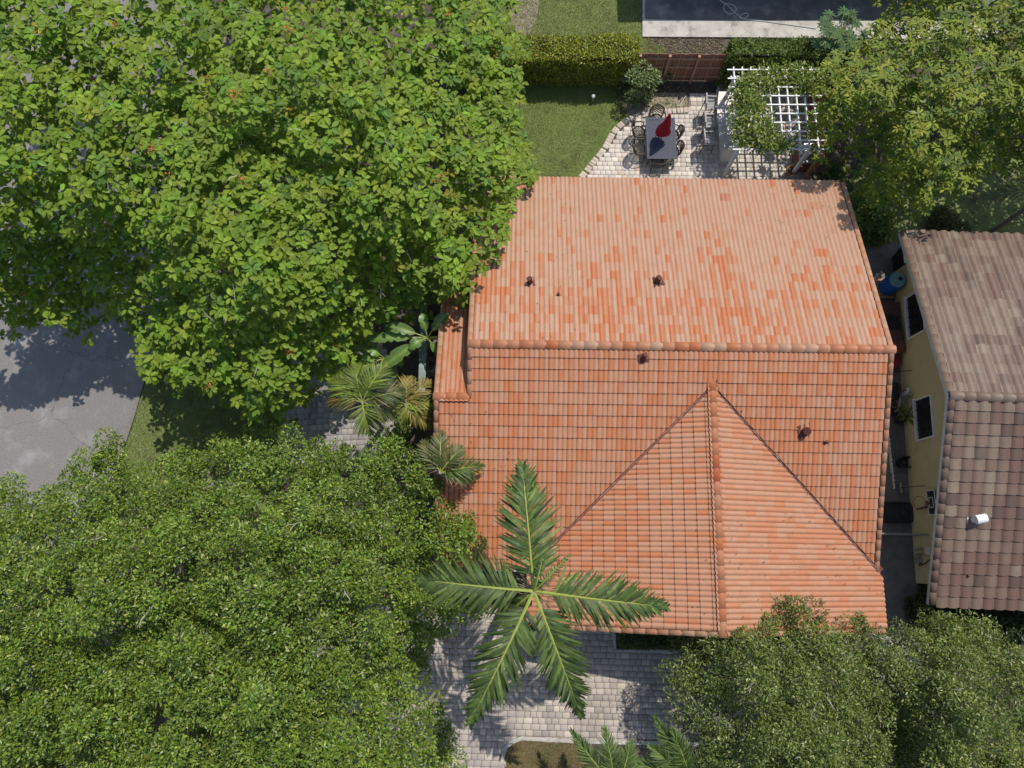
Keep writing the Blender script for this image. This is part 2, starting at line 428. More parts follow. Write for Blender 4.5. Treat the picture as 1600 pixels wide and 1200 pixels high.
def tile_slope(pc, O, E, S, na, nb, wd, ex, colour, visible=None, clips=(), hs=1.0, rolls=2):
    """lay tiles over a slope: O the eave's start, E along the eave, S up the slope (unit vectors)"""
    O, E, S = Vector(O), Vector(E), Vector(S); Nn = E.cross(S)
    flip = Nn.z < 0
    if flip: Nn = -Nn
    X = S.cross(Nn); X.normalize()
    tm = s_tile(wd, ex, hs, rolls)
    for j in range(nb):
        jit = random.uniform(-.004, .004)
        for i in range(na):
            p = O + E * ((i + .5) * wd) + S * (j * ex)
            ctr = p + S * (ex / 2)
            cl = None; skip = False
            for p0, nr in clips:
                d = (np.array(ctr) - p0) @ nr
                if d < -.32: skip = True; break
                if d < .32: cl = list(clips)
            if skip: continue
            yaw = random.gauss(0, .006)
            X2 = (X + S * yaw).normalized(); S2 = Nn.cross(X2)
            M = frame(p + Nn * (random.uniform(-.003, .004)) + S * jit, X2, S2, Nn)
            qx, qy, _ = Q(np.array(ctr)); sc_ = view_score(ctr, Nn)
            if visible is not None and not visible(float(qx), float(qy)): sc_ = 0
            pc.add(tm, M, colour(ctr, i, j), sc_, cl)
    return
def caps(pc, a, b, L, r, up, colour, lap=0.04):
    a, b = Vector(a), Vector(b); d = (b - a); n = max(1, round(d.length / L)); L2 = d.length / n; d.normalize()
    x = d.cross(Vector(up)).normalized(); z = x.cross(d)
    tm = barrel(L2 + lap, r, r * .97)
    for k in range(n):
        p = a + d * (k * L2)
        M = frame(p + z * random.uniform(0, .004), x, (d + z * .012).normalized(), z)
        pc.add(tm, M, colour(p, k, 0), 1.0)

# ================================================================== THE GROUND
sheet('ground', [(-150, -150), (150, -150), (150, 150), (-150, 150)], -0.02, M_SOIL, px=False)
sheet('road', [(-700, 1500), (90, 900), (150, 780), (183, 715), (205, 650), (219, 600), (240, 520), (262, 430), (285, 300), (300, 100), (310, -150), (-700, -150)], 0.0, M_ROAD)
def strip(name, pts, width, z, material, kind='structure'):
    pts = [V(x, y, 0) for x, y in pts]; m = MB(); vs = []
    for i, p in enumerate(pts):
        d = pts[min(i + 1, len(pts) - 1)] - pts[max(i - 1, 0)]; d.z = 0; d.normalize(); q = Vector((-d.y, d.x, 0)) * width / 2
        vs += [p - q + Vector((0, 0, z)), p + q + Vector((0, 0, z)), p - q + Vector((0, 0, -.01)), p + q + Vector((0, 0, -.01))]
    fs = []
    for i in range(len(pts) - 1):
        a, b = 4 * i, 4 * i + 4
        fs += [(a, a + 1, b + 1, b), (a, b, b + 2, a + 2), (a + 1, a + 3, b + 3, b + 1)]
    m.add(vs, fs); o = m.build(name, material); o['kind'] = kind
    return o
strip('kerb', [(95, 900), (153, 782), (186, 716), (208, 650), (222, 600), (243, 520), (265, 430), (288, 300), (303, 100)], 0.12, 0.02, M_JOINT)
LAWN_V = [(160, 790), (190, 716), (212, 650), (226, 600), (246, 520), (270, 430), (292, 300), (300, 100), (560, 100), (520, 400), (445, 600), (440, 680), (420, 800)]
LAWN_B = [(780, 125), (985, 130), (975, 165), (985, 185), (965, 205), (950, 232), (930, 257), (905, 285), (820, 300), (740, 280)]
LAWN_N = [(700, -60), (1010, -60), (1005, 57), (1040, 75), (1040, 84), (700, 84)]
LAWN_F = [(788, 1210), (786, 1180), (795, 1162), (815, 1153), (850, 1156), (905, 1160), (925, 1185), (925, 1260), (788, 1260)]
sheet('verge_lawn', LAWN_V, 0.0, M_LAWN)
sheet('back_lawn', LAWN_B, 0.0, M_LAWN)
sheet('north_lawn', LAWN_N, 0.0, M_LAWN)
sheet('island_lawn', LAWN_F, 0.03, M_LAWNDRY)
sheet('concrete_pad', [(1004, -80), (1004, 57), (1300, 59), (1560, 62), (1560, -80)], 0.06, M_CONC)
sheet('pad_shade_sheet', [(1008, -80), (1008, 30), (1150, 33), (1300, 31), (1556, 34), (1556, -80)], .064, mat('shade_dark_concrete', (.10, .098, .10), (.16, .155, .155), 1.4, .9, .2, 50, c3=(.24, .235, .23), scale3=1.2))  # dark mottled sheet deepens the north house's shadow on the pad by colour
m = MB(); a, b = V(1004, 57, 0.058), V(1560, 62, 0.058)
m.add([a, b, b - Vector((0, 0, .1)), a - Vector((0, 0, .1))], [(0, 1, 2, 3)]); a2 = V(1004, -80, .058)
m.add([a2, a, a - Vector((0, 0, .1)), a2 - Vector((0, 0, .1))], [(0, 1, 2, 3)]); m.build('pad_edge', M_CONC)['kind'] = 'structure'
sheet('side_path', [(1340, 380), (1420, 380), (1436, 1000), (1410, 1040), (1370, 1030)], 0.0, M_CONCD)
sheet('garden_lawn', [(1330, 275), (1400, 240), (1640, 230), (1640, 372), (1440, 368), (1400, 400), (1345, 385)], -.008, M_LAWN)
sheet('front_walk', [(1365, 984), (1440, 984), (1440, 1075), (1365, 1075)], 0.004, M_CONC)
sheet('sandy_bed', [(1010, 182), (985, 190), (968, 165), (1000, 145), (1074, 145), (1074, 172), (1040, 175)], -0.006, M_SAND)
sheet('dry_patch', [(800, -40), (850, -40), (838, 30), (828, 52), (795, 58)], 0.004, M_SAND)

# ================================================================== THE TILED HOUSE
def frame_of(cx, cy, yaw):
    c, s = math.cos(yaw), math.sin(yaw)
    pt = lambda u, v, z=0.0: Vector((cx + (u - cx) * c - (v - cy) * s, cy + (u - cx) * s + (v - cy) * c, z))
    dr = lambda u, v, z=0.0: Vector((u * c - v * s, u * s + v * c, z))
    return pt, dr
HP, HD = frame_of(5.4, 6.5, math.radians(-0.8))
PITCH = 0.343; CP = 1 / math.sqrt(1 + PITCH ** 2); SP = PITCH * CP
UW, UE, UX = -1.37, 12.17, -2.47          # west, east, west end of the low wing
VN, VR, VS = 13.53, 6.5, -0.5             # north eave, ridge, south eave
ZE = 2.8; ZR = ZE + PITCH * (VR - VS)
VX = 4.87; ZX = ZE + PITCH * (VX - VS)    # ridge of the low wing
UG = 6.47; ZG = 4.79; VF = -2.38          # street gable
GW = (ZG - ZE) / PITCH                    # its half width
VA = VS + (ZG - ZE) / PITCH               # where its ridge dies into the south slope
house = root('tiled_house', HP(5.4, 6.5, 0), 'large house under a bright orange and cream tiled gable roof', 'house')
mw = MB()
def prism_wall(m, pts, z0, ztop):
    """closed outline of walls: pts (u,v), ztop(u,v)"""
    n = len(pts)
    vs = [HP(u, v, z0) for u, v in pts] + [HP(u, v, ztop(u, v)) for u, v in pts]
    m.add(vs, [(i, (i + 1) % n, n + (i + 1) % n, n + i) for i in range(n)])
def zmain(u, v): return ZE + PITCH * (min(VN - v, v - VS)) - .12
def zgab(u, v): return ZG - PITCH * abs(u - UG) - .12
prism_wall(mw, [(UW + .35, VS + .5), (UE - .35, VS + .5), (UE - .35, VR), (UE - .35, VN - .5), (UW + .35, VN - .5), (UW + .35, VR)], 0, zmain)
prism_wall(mw, [(UG - GW + .5, VS + .6), (UG - GW + .5, VF + .45), (UG, VF + .45), (UG + GW - .5, VF + .45), (UG + GW - .5, VS + .6)], 0, zgab)
prism_wall(mw, [(UW + .4, 9.0), (UX + .35, 9.0), (UX + .35, VX), (UX + .35, VS + .5), (UW + .4, VS + .5)], 0, lambda u, v: ZX - PITCH * abs(v - VX) - .12)
mw.build('wall', M_HWALL, house)
# roof deck
md = MB()
def deck(pts): md.add([HP(*p) for p in pts], [tuple(range(len(pts)))])
zs = lambda v: ZE + PITCH * (v - VS); zn = lambda v: ZE + PITCH * (VN - v)
deck([(UW, VR, ZR), (UE, VR, ZR), (UE, VN, zn(VN)), (UW, VN, zn(VN))])
deck([(UW, VR, ZR), (UW, VS, ZE), (UG - GW, VS, ZE), (UG, VA, ZG), (UG + GW, VS, ZE), (UE, VS, ZE), (UE, VR, ZR)])
deck([(UX, VX, ZX), (UX, VS, ZE), (UW, VS, ZE), (UW, VX, ZX)])
deck([(UX, VX, ZX), (UW, VX, ZX), (UW, 9.3, ZX - PITCH * (9.3 - VX)), (UX, 9.3, ZX - PITCH * (9.3 - VX))])
deck([(UG, VA, ZG), (UG - GW, VS, ZE), (UG - GW, VF, ZE), (UG, VF, ZG)])
deck([(UG, VA, ZG), (UG, VF, ZG), (UG + GW, VF, ZE), (UG + GW, VS, ZE)])
roof = md.build('roof', M_FLASH, house)
# fascia boards and gutter
mf = MB()
for (a, b) in (((UW, VN, ZE), (UE, VN, ZE)), ((UX, VS, ZE), (UG - GW - .02, VS, ZE)), ((UG - GW, VS, ZE), (UG - GW, VF, ZE)), ((UG + GW, VF, ZE), (UG + GW, VS, ZE)),
               ((UG - GW, VF, ZE), (UG, VF, ZG)), ((UG, VF, ZG), (UG + GW, VF, ZE)), ((UW, VX + .05, ZX + .05), (UW, VR, ZR)), ((UW, VR, ZR), (UW, VN, ZE)),
               ((UE, VS, ZE), (UE, VR, ZR)), ((UE, VR, ZR), (UE, VN, ZE)), ((UX, VS, ZE), (UX, VX, ZX)), ((UX, VX, ZX), (UX, 9.3, ZX - PITCH * (9.3 - VX)))):
    mf.bar(HP(*a) + Vector((0, 0, -.10)), HP(*b) + Vector((0, 0, -.10)), .03, .17)
mf.build('fascia', M_FASCIA, house)
mg = MB(); mg.bar(HP(UX, VS - .07, ZE - .06), HP(UG - GW - .1, VS - .07, ZE - .06), .11, .09); mg.build('gutter', M_WHITE, house)

pale_n = smooth_noise(3, 0.55); pale_n2 = smooth_noise(4, 1.6)
def col_main(north):
    def f(p, i, j):
        x, y = p[0], p[1]; n1 = pale_n(x, y); n2 = pale_n2(x * .55, y * 1.3)
        pa = 0.52 + 0.17 * n1 + 0.20 * n2                       # share of faded rolls here
        t = 0.0
        if north:                                               # rolls turn paler towards this slope's eave
            t = min(max((y - 8.6 + .9 * pale_n2(x * .7, y * .3)) / 1.7, 0), 1); pa = pa * (1 - t) + 0.97 * t
        def roll(bias):
            if random.random() < pa + bias * (1 - t): return min(max(random.gauss(.84 + .08 * t, .10 * (1 - .6 * t)), 0), 1)
            return min(max(random.gauss(.20, .18), 0), 1)
        r, g = roll(-.24), roll(.24)
        if not north and random.random() < .12: g = r
        if t > .4:
            if random.random() < .18: r *= random.uniform(.6, .88)
            if random.random() < .18: g *= random.uniform(.6, .88)
        if not north: r, g = .10 + .60 * r, .10 + .60 * g
        return (r, g, random.uniform(.2, .6) if random.random() < .006 else 0.0)
    return f
W_, X_ = 0.322, 0.3715
PALM_ZONE = [(640, 850), (790, 720), (850, 720), (890, 860), (1050, 900), (1050, 970), (950, 1120), (700, 1140), (640, 900)]
def vis_main(x, y):
    if in_poly(x, y, PALM_ZONE): return False
    if x < 770 and y > 640: return False
    if y > 900 and x > 1080: return False
    return 680 < x < 1385 and 540 < y < 990
tiles = Pieces('roof_tile', M_TILE, roof, 'roof_tiling')
nE = HD(1, 0)
n_rows = round((VR - VS) / CP / X_)
vl = (np.array(HP(UG, VA)), np.array(HP(UG - GW, VS))); vr = (np.array(HP(UG, VA)), np.array(HP(UG + GW, VS)))
def vplane(a, b, inside, off):
    d = b - a; d[2] = 0; d = d / np.linalg.norm(d); n = np.array([-d[1], d[0], 0])
    if (np.array(inside) - a) @ n < 0: n = -n
    return (a + n * off, n)
GAP = .045
# north slope (runs west along its eave so that x points right seen from the eave)
tile_slope(tiles, HP(UE - .12, VN + .02, ZE), HD(-1, 0), HD(0, -1) * CP + Vector((0, 0, SP)), round((UE - UW - .24) / W_), n_rows, (UE - UW - .24) / round((UE - UW - .24) / W_), X_, col_main(True), vis_main)
# south slope: west of the valley and east of it, apex rows on top
ncolS = round((UE - .12 - (UX + .13)) / W_); WS = (UE - .12 - (UX + .13)) / ncolS
pl_w = vplane(vl[0].copy(), vl[1].copy(), HP(0, 4), GAP); pl_e = vplane(vr[0].copy(), vr[1].copy(), HP(12, 4), GAP)
colS = col_main(False)
class SideSplit:
    pass
def south():
    O = HP(UX + .13, VS - .02, ZE); E = HD(1, 0); S = HD(0, 1) * CP + Vector((0, 0, SP)); Nn = E.cross(S)
    tm = s_tile(WS, X_)
    for j in range(n_rows):
        for i in range(ncolS):
            p = O + E * ((i + .5) * WS) + S * (j * X_); c = p + S * (X_ / 2)
            u = UX + .13 + (i + .5) * WS; v = VS + (j + .5) * X_ * CP
            if u < UW + .05 and v > VX - .12: continue
            pl = pl_w if u < UG else pl_e
            cl = None
            if v < VA + .4:
                d = (np.array(c) - pl[0]) @ pl[1]
                if d < -.3: continue
                if d < .3: cl = [pl]
            yaw = random.gauss(0, .006); X2 = (E + S * yaw).normalized(); S2 = Nn.cross(X2)
            M = frame(p + Nn * random.uniform(-.003, .005), X2, S2, Nn)
            qx, qy, _ = Q(np.array(c)); s_ = view_score(c, Nn) if vis_main(float(qx), float(qy)) else 0
            tiles.add(tm, M, colS(c, i, j), s_, cl)
south()
# low wing, north slope
def in_wing(x, y): return False
tile_slope(tiles, HP(UW - .02, 9.3, ZX - PITCH * (9.3 - VX)), HD(-1, 0), HD(0, -1) * CP + Vector((0, 0, SP)), 3, round((9.3 - VX) / CP / X_), (UW - UX - .16) / 3, X_, col_main(False), in_wing)
# street gable, west and east slopes
def zone(x, y): return vis_main(x, y)
n_up = round(GW / CP / X_)
glen = VA - VF + .3
wpl = vplane(vl[0].copy(), vl[1].copy(), HP(UG - 1, VF + .5), GAP); epl = vplane(vr[0].copy(), vr[1].copy(), HP(UG + 1, VF + .5), GAP)
colW = col_main(False)
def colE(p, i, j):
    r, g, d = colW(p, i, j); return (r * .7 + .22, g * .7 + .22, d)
tile_slope(tiles, HP(UG - GW - .02, VA + .3, ZE), HD(0, -1), HD(1, 0) * CP + Vector((0, 0, SP)), round((glen - .13) / W_), n_up, (glen - .13) / round((glen - .13) / W_), X_, colW, zone, [wpl])
tile_slope(tiles, HP(UG + GW + .02, VF + .13, ZE), HD(0, 1), HD(-1, 0) * CP + Vector((0, 0, SP)), round((glen - .13) / W_), n_up, (glen - .13) / round((glen - .13) / W_), X_, colE, zone, [epl])
tiles.build()
# ridge caps and rake caps
def col_cap(p, i, j):
    if random.random() < .2: return (.9, .9, 0)
    return (random.uniform(.05, .6), random.uniform(.05, .6), random.choice([0, 0, 0, .25]))
rc = Pieces('ridge_cap', M_TILE, roof, 'ridge_capping')
up = (0, 0, 1)
caps(rc, HP(UW - .06, VR, ZR + .045), HP(UE + .06, VR, ZR + .045), .42, .145, up, col_cap)
caps(rc, HP(UX - .06, VX, ZX + .045), HP(UW - .02, VX, ZX + .045), .40, .14, up, col_cap)
def col_gcap(p, i, j): return (random.uniform(.0, .45), random.uniform(0, .4), .75 if i in (11, 12) else 0)
caps(rc, HP(UG, VF - .05, ZG + .05), HP(UG, VA + .25, ZG + .05), .42, .15, up, col_gcap)
rc.build()
rk = Pieces('rake_tile', M_TILE, roof, 'rake_tiling')
def col_rake(p, i, j): q = random.uniform(.45, 1.0); return (q, q, 0)
for u, v0, z0, v1, z1 in ((UE - .01, VS, ZE, VR - .1, ZR - .03), (UE - .01, VN, ZE, VR + .1, ZR - .03), (UW + .02, VX - .05, ZX, VR - .1, ZR - .03), (UW + .02, VN, ZE, VR + .1, ZR - .03),
                          (UX + .04, VS, ZE, VX - .1, ZX - .03), (UX + .04, 9.3, ZX - PITCH * (9.3 - VX), VX + .1, ZX - .03)):
    caps(rk, HP(u, v0, z0 + .045), HP(u, v1, z1 + .045), X_, .085, up, col_rake)
for s in (-1, 1):
    caps(rk, HP(UG + s * GW, VF + .03, ZE + .04), HP(UG + s * .12, VF + .03, ZG + .01), X_, .085, up, col_rake)
rk.build()
# open metal valleys
for s in (-1, 1):
    m = MB(); a, b = HP(UG, VA, ZG + .012), HP(UG + s * GW, VS, ZE + .012)
    d = (b - a).normalized(); x = d.cross(Vector((0, 0, 1))).normalized() * .17; zz = Vector((0, 0, .05))
    m.add([a + x + zz, a, a - x + zz, b + x + zz, b, b - x + zz], [(0, 1, 4, 3), (1, 2, 5, 4)])
    vf = m.build('valley_flashing', M_FLASH, roof); m = MB(); seg = [a.lerp(b, k / 40) + Vector((random.gauss(0, .008), random.gauss(0, .008), .055)) for k in range(41)]
    m.tube(seg, [random.uniform(.006, .016) for _ in seg], 5); m.build('mortar_bead', M_MORTAR, vf)
# plumbing vents
def on_roof(px, py):
    z = 3.5
    for _ in range(12):
        p = P(px, py, z); v = p[1]; z = float(ZR - PITCH * abs(v - VR)) + .06
    return Vector(P(px, py, z).tolist())
def vent(px, py, r, h, turn):
    p = on_roof(px, py); m = MB()
    m.tube([p + Vector((0, 0, -.05)), p + Vector((0, 0, h * .7)), p + Vector((turn[0] * .35, turn[1] * .35, 1)) * h], [r, r, r * 1.15], 10)
    m.box(p + Vector((0, 0, .02)), (r * 4.2, r * 4.2, .03), Matrix.Rotation(.3, 3, 'Z') @ Matrix.Rotation(.33 if p.y < VR else -.33, 3, 'X'))
    m.lathe([(r * 1.7, -.02), (r * 1.25, .06), (r * 1.05, .09)], p, 10)
    m.build('vent_pipe', M_VENT, roof)
vent(828, 442, .085, .34, (-.3, .3)); vent(1026, 440, .10, .30, (.5, .3)); vent(1005, 560, .075, .26, (.4, .5)); vent(1257, 674, .11, .34, (-.3, -.5))
vent(872, 461, .04, .16, (0, .3)); vent(1290, 691, .04, .14, (0, .3))

# ================================================================== THE OLIVE NEIGHBOUR HOUSE
NP, ND = frame_of(14.0, 5.0, math.radians(-2.1))
NE_, NR = 2.5, 4.72; NVS, NVN = -1.62, 11.62; NVR = (NVS + NVN) / 2; NPI = (NR - NE_) / (NVR - NVS); NCP = 1 / math.sqrt(1 + NPI ** 2)
NU0, NU1 = 14.10, 24.0; NWU = 15.0
nb = root('olive_house', NP(19, 5, 0), 'olive yellow stucco house with a weathered brown tiled roof', 'house')
m = MB()
pts = [(NWU, NVS + .62), (NU1 - .5, NVS + .62), (NU1 - .5, NVR), (NU1 - .5, NVN - .62), (NWU, NVN - .62), (NWU, NVR)]
zt = lambda v: NR - NPI * abs(v - NVR) - .12
vs = [NP(u, v, 0) for u, v in pts] + [NP(u, v, zt(v)) for u, v in pts]
m.add(vs, [(i, (i + 1) % 6, 6 + (i + 1) % 6, 6 + i) for i in range(6)])
m.build('wall', M_NWALL, nb)
m = MB()
for a, b in (((NU0, NVS), (NU1, NVS)), ((NU0, NVN), (NU1, NVN))): pass
m.add([NP(NU0, NVS, NE_), NP(NU1, NVS, NE_), NP(NU1, NVR, NR), NP(NU0, NVR, NR)], [(0, 1, 2, 3)])
m.add([NP(NU1, NVN, NE_), NP(NU0, NVN, NE_), NP(NU0, NVR, NR), NP(NU1, NVR, NR)], [(0, 1, 2, 3)])
nroof = m.build('roof', M_BROWN, nb)
m = MB()
for a, b in (((NU0, NVS, NE_), (NU0, NVR, NR)), ((NU0, NVN, NE_), (NU0, NVR, NR)), ((NU0, NVS, NE_), (NU1, NVS, NE_)), ((NU0, NVN, NE_), (NU1, NVN, NE_))):
    m.bar(NP(*a) + Vector((0, 0, -.07)), NP(*b) + Vector((0, 0, -.07)), .035, .16)
m.build('fascia', M_FASCIA, nb)
m = MB()   # soffit boards below the rake
for sgn in (1, -1):
    ve = NVS if sgn == 1 else NVN
    m.add([NP(NU0 + .02, ve, NE_ - .13), NP(NWU + .05, ve, NE_ - .13), NP(NWU + .05, NVR, NR - .13), NP(NU0 + .02, NVR, NR - .13)], [(0, 1, 2, 3)])
m.build('soffit', M_FASCIA, nb)
nn1 = smooth_noise(11, .8); nn2 = smooth_noise(12, 2.2)
def col_n(p, i, j):
    q = .40 + .16 * nn1(p[0], p[1]) + .16 * nn2(p[0], p[1])
    r = min(max(q + random.gauss(0, .26), 0), 1); g = r
    return (r, g, random.uniform(.3, .8) if random.random() < .10 else 0.0)
nt_ = Pieces('roof_tile', M_TILE2, nroof, 'roof_tiling')
NW_, NX_ = .385, .385
rows = round((NVR - NVS) / NCP / NX_); NX_ = (NVR - NVS) / NCP / rows
nz = NPI * NCP
visn = lambda x, y: 1400 < x < 1598
tile_slope(nt_, NP(NU0 + .2, NVS - .03, NE_), ND(1, 0), ND(0, 1) * NCP + Vector((0, 0, nz)), 22, rows, NW_, NX_, col_n, visn, (), 1.75, 1)
tile_slope(nt_, NP(NU0 + .2 + 22 * NW_, NVN + .03, NE_), ND(-1, 0), ND(0, -1) * NCP + Vector((0, 0, nz)), 22, rows, NW_, NX_, col_n, visn, (), 1.75, 1)
nt_.build()
rk = Pieces('rake_tile', M_TILE2, nroof, 'rake_tiling')
def col_nr(p, i, j): q = random.uniform(.3, .8); return (q, q, 0)
caps(rk, NP(NU0 + .08, NVS, NE_ + .045), NP(NU0 + .08, NVR - .12, NR + .005), NX_, .12, up, col_nr)
caps(rk, NP(NU0 + .08, NVN, NE_ + .045), NP(NU0 + .08, NVR + .12, NR + .005), NX_, .12, up, col_nr); rk.build()
rk = Pieces('ridge_cap', M_TILE2, nroof, 'ridge_capping')
caps(rk, NP(NU0 - .02, NVR, NR + .05), NP(NU1, NVR, NR + .05), .42, .16, up, col_nr); rk.build()
# wall geometry helper: sight line to the west wall's plane
wall_o = np.array(NP(NWU, 0, 0)); wall_n = np.array(ND(-1, 0, 0))
def W(px, py, off=0.0):
    d = ray(px, py); o = np.array([0, 0, CAM_H]); t = ((wall_o + wall_n * off - o) @ wall_n) / (d @ wall_n); return o + d * t
def wall_v(p):
    d = np.array(ND(0, 1, 0)); return (np.asarray(p) - np.array(NP(14.0, 5.0, 0))) @ d + 5.0
def window(px_top, px_bot, zc, hh):
    v0 = wall_v(W(*px_bot)); v1 = wall_v(W(*px_top)); hw = abs(v1 - v0) / 2; vc = (v0 + v1) / 2
    z0, z1 = zc - hh, zc + hh
    fr = MB(); u = NWU; R_ = Matrix.Rotation(math.radians(-2.1), 3, 'Z')
    fr.box(NP(u - .02, vc, z0 - .05), (.16, 2 * hw + .2, .09), R_); fr.box(NP(u - .02, vc, z1 + .03), (.07, 2 * hw + .12, .06), R_)
    for s in (-1, 1): fr.box(NP(u - .02, vc + s * (hw + .03), zc), (.07, .06, 2 * hh), R_)
    f = fr.build('window', M_WHITE, nb)
    g = MB(); g.box(NP(u - .006, vc, zc), (.03, 2 * hw, 2 * hh), R_); g.build('pane', M_DARKGLASS, f)
    for k in range(1, 6):
        g = MB(); z = z0 + (z1 - z0) * k / 6; g.bar(NP(u - .06, vc - hw, z), NP(u - .06, vc + hw, z), .02, .02); g.build('bar', M_IRON, f)
    for k in range(1, 4):
        g = MB(); v = vc - hw + 2 * hw * k / 4; g.bar(NP(u - .06, v, z0), NP(u - .06, v, z1), .02, .02); g.build('bar', M_IRON, f)
def wz(px, py): return float(W(px, py)[2])
for a, b, c, d in (((1418, 467), (1423, 527), (1440, 460), (1447, 515)), ((1432, 627), (1436, 687), (1453, 617), (1461, 678))):
    z0 = (wz(*a) + wz(*b)) / 2; z1 = (wz(*c) + wz(*d)) / 2
    window(a, b, (z0 + z1) / 2, (z1 - z0) / 2)
# roof vents on the neighbour
def on_nroof(px, py):
    z = 3.5
    for _ in range(12): p = P(px, py, z); z = float(NR - NPI * abs(p[1] - NVR)) + .05
    return Vector(P(px, py, z).tolist())
p = on_nroof(1521, 812); m = MB(); m.tube([p, p + Vector((0, 0, .3))], .12, 12)
m.tube([p + Vector((-.10, -.02, .30)), p + Vector((.22, .04, .34))], .15, 14); m.box(p + Vector((0, 0, .0)), (.42, .42, .03), Matrix.Rotation(.32, 3, 'X')); m.build('white_vent', M_WHITE, nroof)
p = on_nroof(1511, 899); m = MB(); m.tube([p, p + Vector((0, 0, .16))], .05, 8); m.box(p, (.16, .16, .03), Matrix.Rotation(.32, 3, 'X')); m.build('vent_pipe', M_VENT, nroof)
# meter and conduits near the street end of the wall
def wp(px, py, off): return Vector(W(px, py, off).tolist())
m = MB()
for (a, b) in (((1430, 859), (1452, 856)), ((1430, 867), (1456, 864))): m.tube([wp(*a, .06), wp(*b, .06)], .028, 8)
m.build('conduit', M_GREYM, nb)
q = wp(1452, 860, .10); m = MB(); m.box(q, (.16, .30, .34)); m.build('meter_box', M_FASCIA, nb)
q = wp(1434, 876, .12); m = MB(); m.tube([q - Vector((0, 0, .02)) + Vector((.10, 0, 0)), q + Vector((-.06, 0, 0))], .13, 14); m.build('electric_meter', M_GREYM, nb)
m = MB(); m.tube([wp(1436, 884, .05), wp(1446, 880, .05), wp(1455, 872, .05)], .02, 6); m.build('cable', M_BLACK, nb)

# ================================================================== the house north of the garden (only its shadow falls into view)
scn = P(965, 35, 0); zc = 3.3; cn = scn + np.array([.28, .44, 0]) * zc
nh = root('white_house', (float(cn[0]) + 7, float(cn[1]) + 4, 0), 'plain white house standing on the concrete pad beyond the hedge', 'house')
m = MB(); m.box((cn[0] + 7.3, cn[1] + 4.4, 1.55), (13.4, 7.8, 3.1)); m.build('wall', M_WHITE, nh)
m = MB(); m.box((cn[0] + 7.2, cn[1] + 4.3, 3.2), (14.4, 8.6, .2)); m.build('roof', M_GREYW, nh)

# ================================================================== LEAVES
def leaf_tmpl(nseg=1, wid=.5, fold=.15, droop=.1, peak=.5):
    """unit leaf along +y, face up: a folded blade"""
    v = [(0, 0, 0)]; f = []
    if nseg == 8:                       # blunt oval
        a, b = wid * .43, wid * .5
        v = [(0, 0, 0), (-a, .30, fold * a), (0, .30, -.02), (a, .30, fold * a), (-b, .70, fold * b - droop * .45), (0, .72, -.02 - droop * .5), (b, .70, fold * b - droop * .45), (0, 1, -droop)]
        f = [(0, 2, 1), (0, 3, 2), (1, 2, 5), (1, 5, 4), (2, 3, 6), (2, 6, 5), (4, 5, 7), (5, 6, 7)]
    elif nseg == 1:
        v = [(0, 0, 0), (-wid / 2, peak, fold * wid), (0, 1, -droop), (wid / 2, peak, fold * wid)]
        f = [(0, 2, 1), (0, 3, 2)]
    else:
        v = []
        for k in range(nseg + 1):
            t = k / nseg; ww = wid / 2 * math.sin(math.pi * min(max(t, .03), .96)) ** .5; z = -droop * t * t
            v += [(-ww, t, z + fold * ww), (0, t, z - fold * ww * .3), (ww, t, z + fold * ww)]
        for k in range(nseg):
            a, b = 3 * k, 3 * k + 3
            f += [(a, a + 1, b + 1), (a, b + 1, b), (a + 1, a + 2, b + 2), (a + 1, b + 2, b + 1)]
    return np.array(v, float), np.array(f, int)
def norm(a): return a / (np.linalg.norm(a, axis=-1, keepdims=True) + 1e-9)
def leaves_mesh(name, tmpl, pos, fwd, upv, size, tint):
    tv, tf = tmpl; n = len(pos); k = len(tv)
    y = norm(fwd); x = norm(np.cross(y, upv)); z = np.cross(x, y)
    v = pos[:, None, :] + size[:, None, None] * (tv[None, :, 0:1] * x[:, None] + tv[None, :, 1:2] * y[:, None] + tv[None, :, 2:3] * z[:, None])
    f = (tf[None] + (np.arange(n) * k)[:, None, None]).reshape(-1, 3)
    return np_mesh(name, v.reshape(-1, 3), f, np.repeat(tint, k, 0))
def rand_dir(r, n):
    a = r.normal(0, 1, (n, 3)); return norm(a)
def tints(r, n, cols, wts, jit=.18):
    c = np.array(cols)[r.choice(len(cols), n, p=np.array(wts) / sum(wts))]
    return np.clip(c * r.normal(1, jit, (n, 1)) * r.normal(1, .045, (n, 3)), .004, 1)

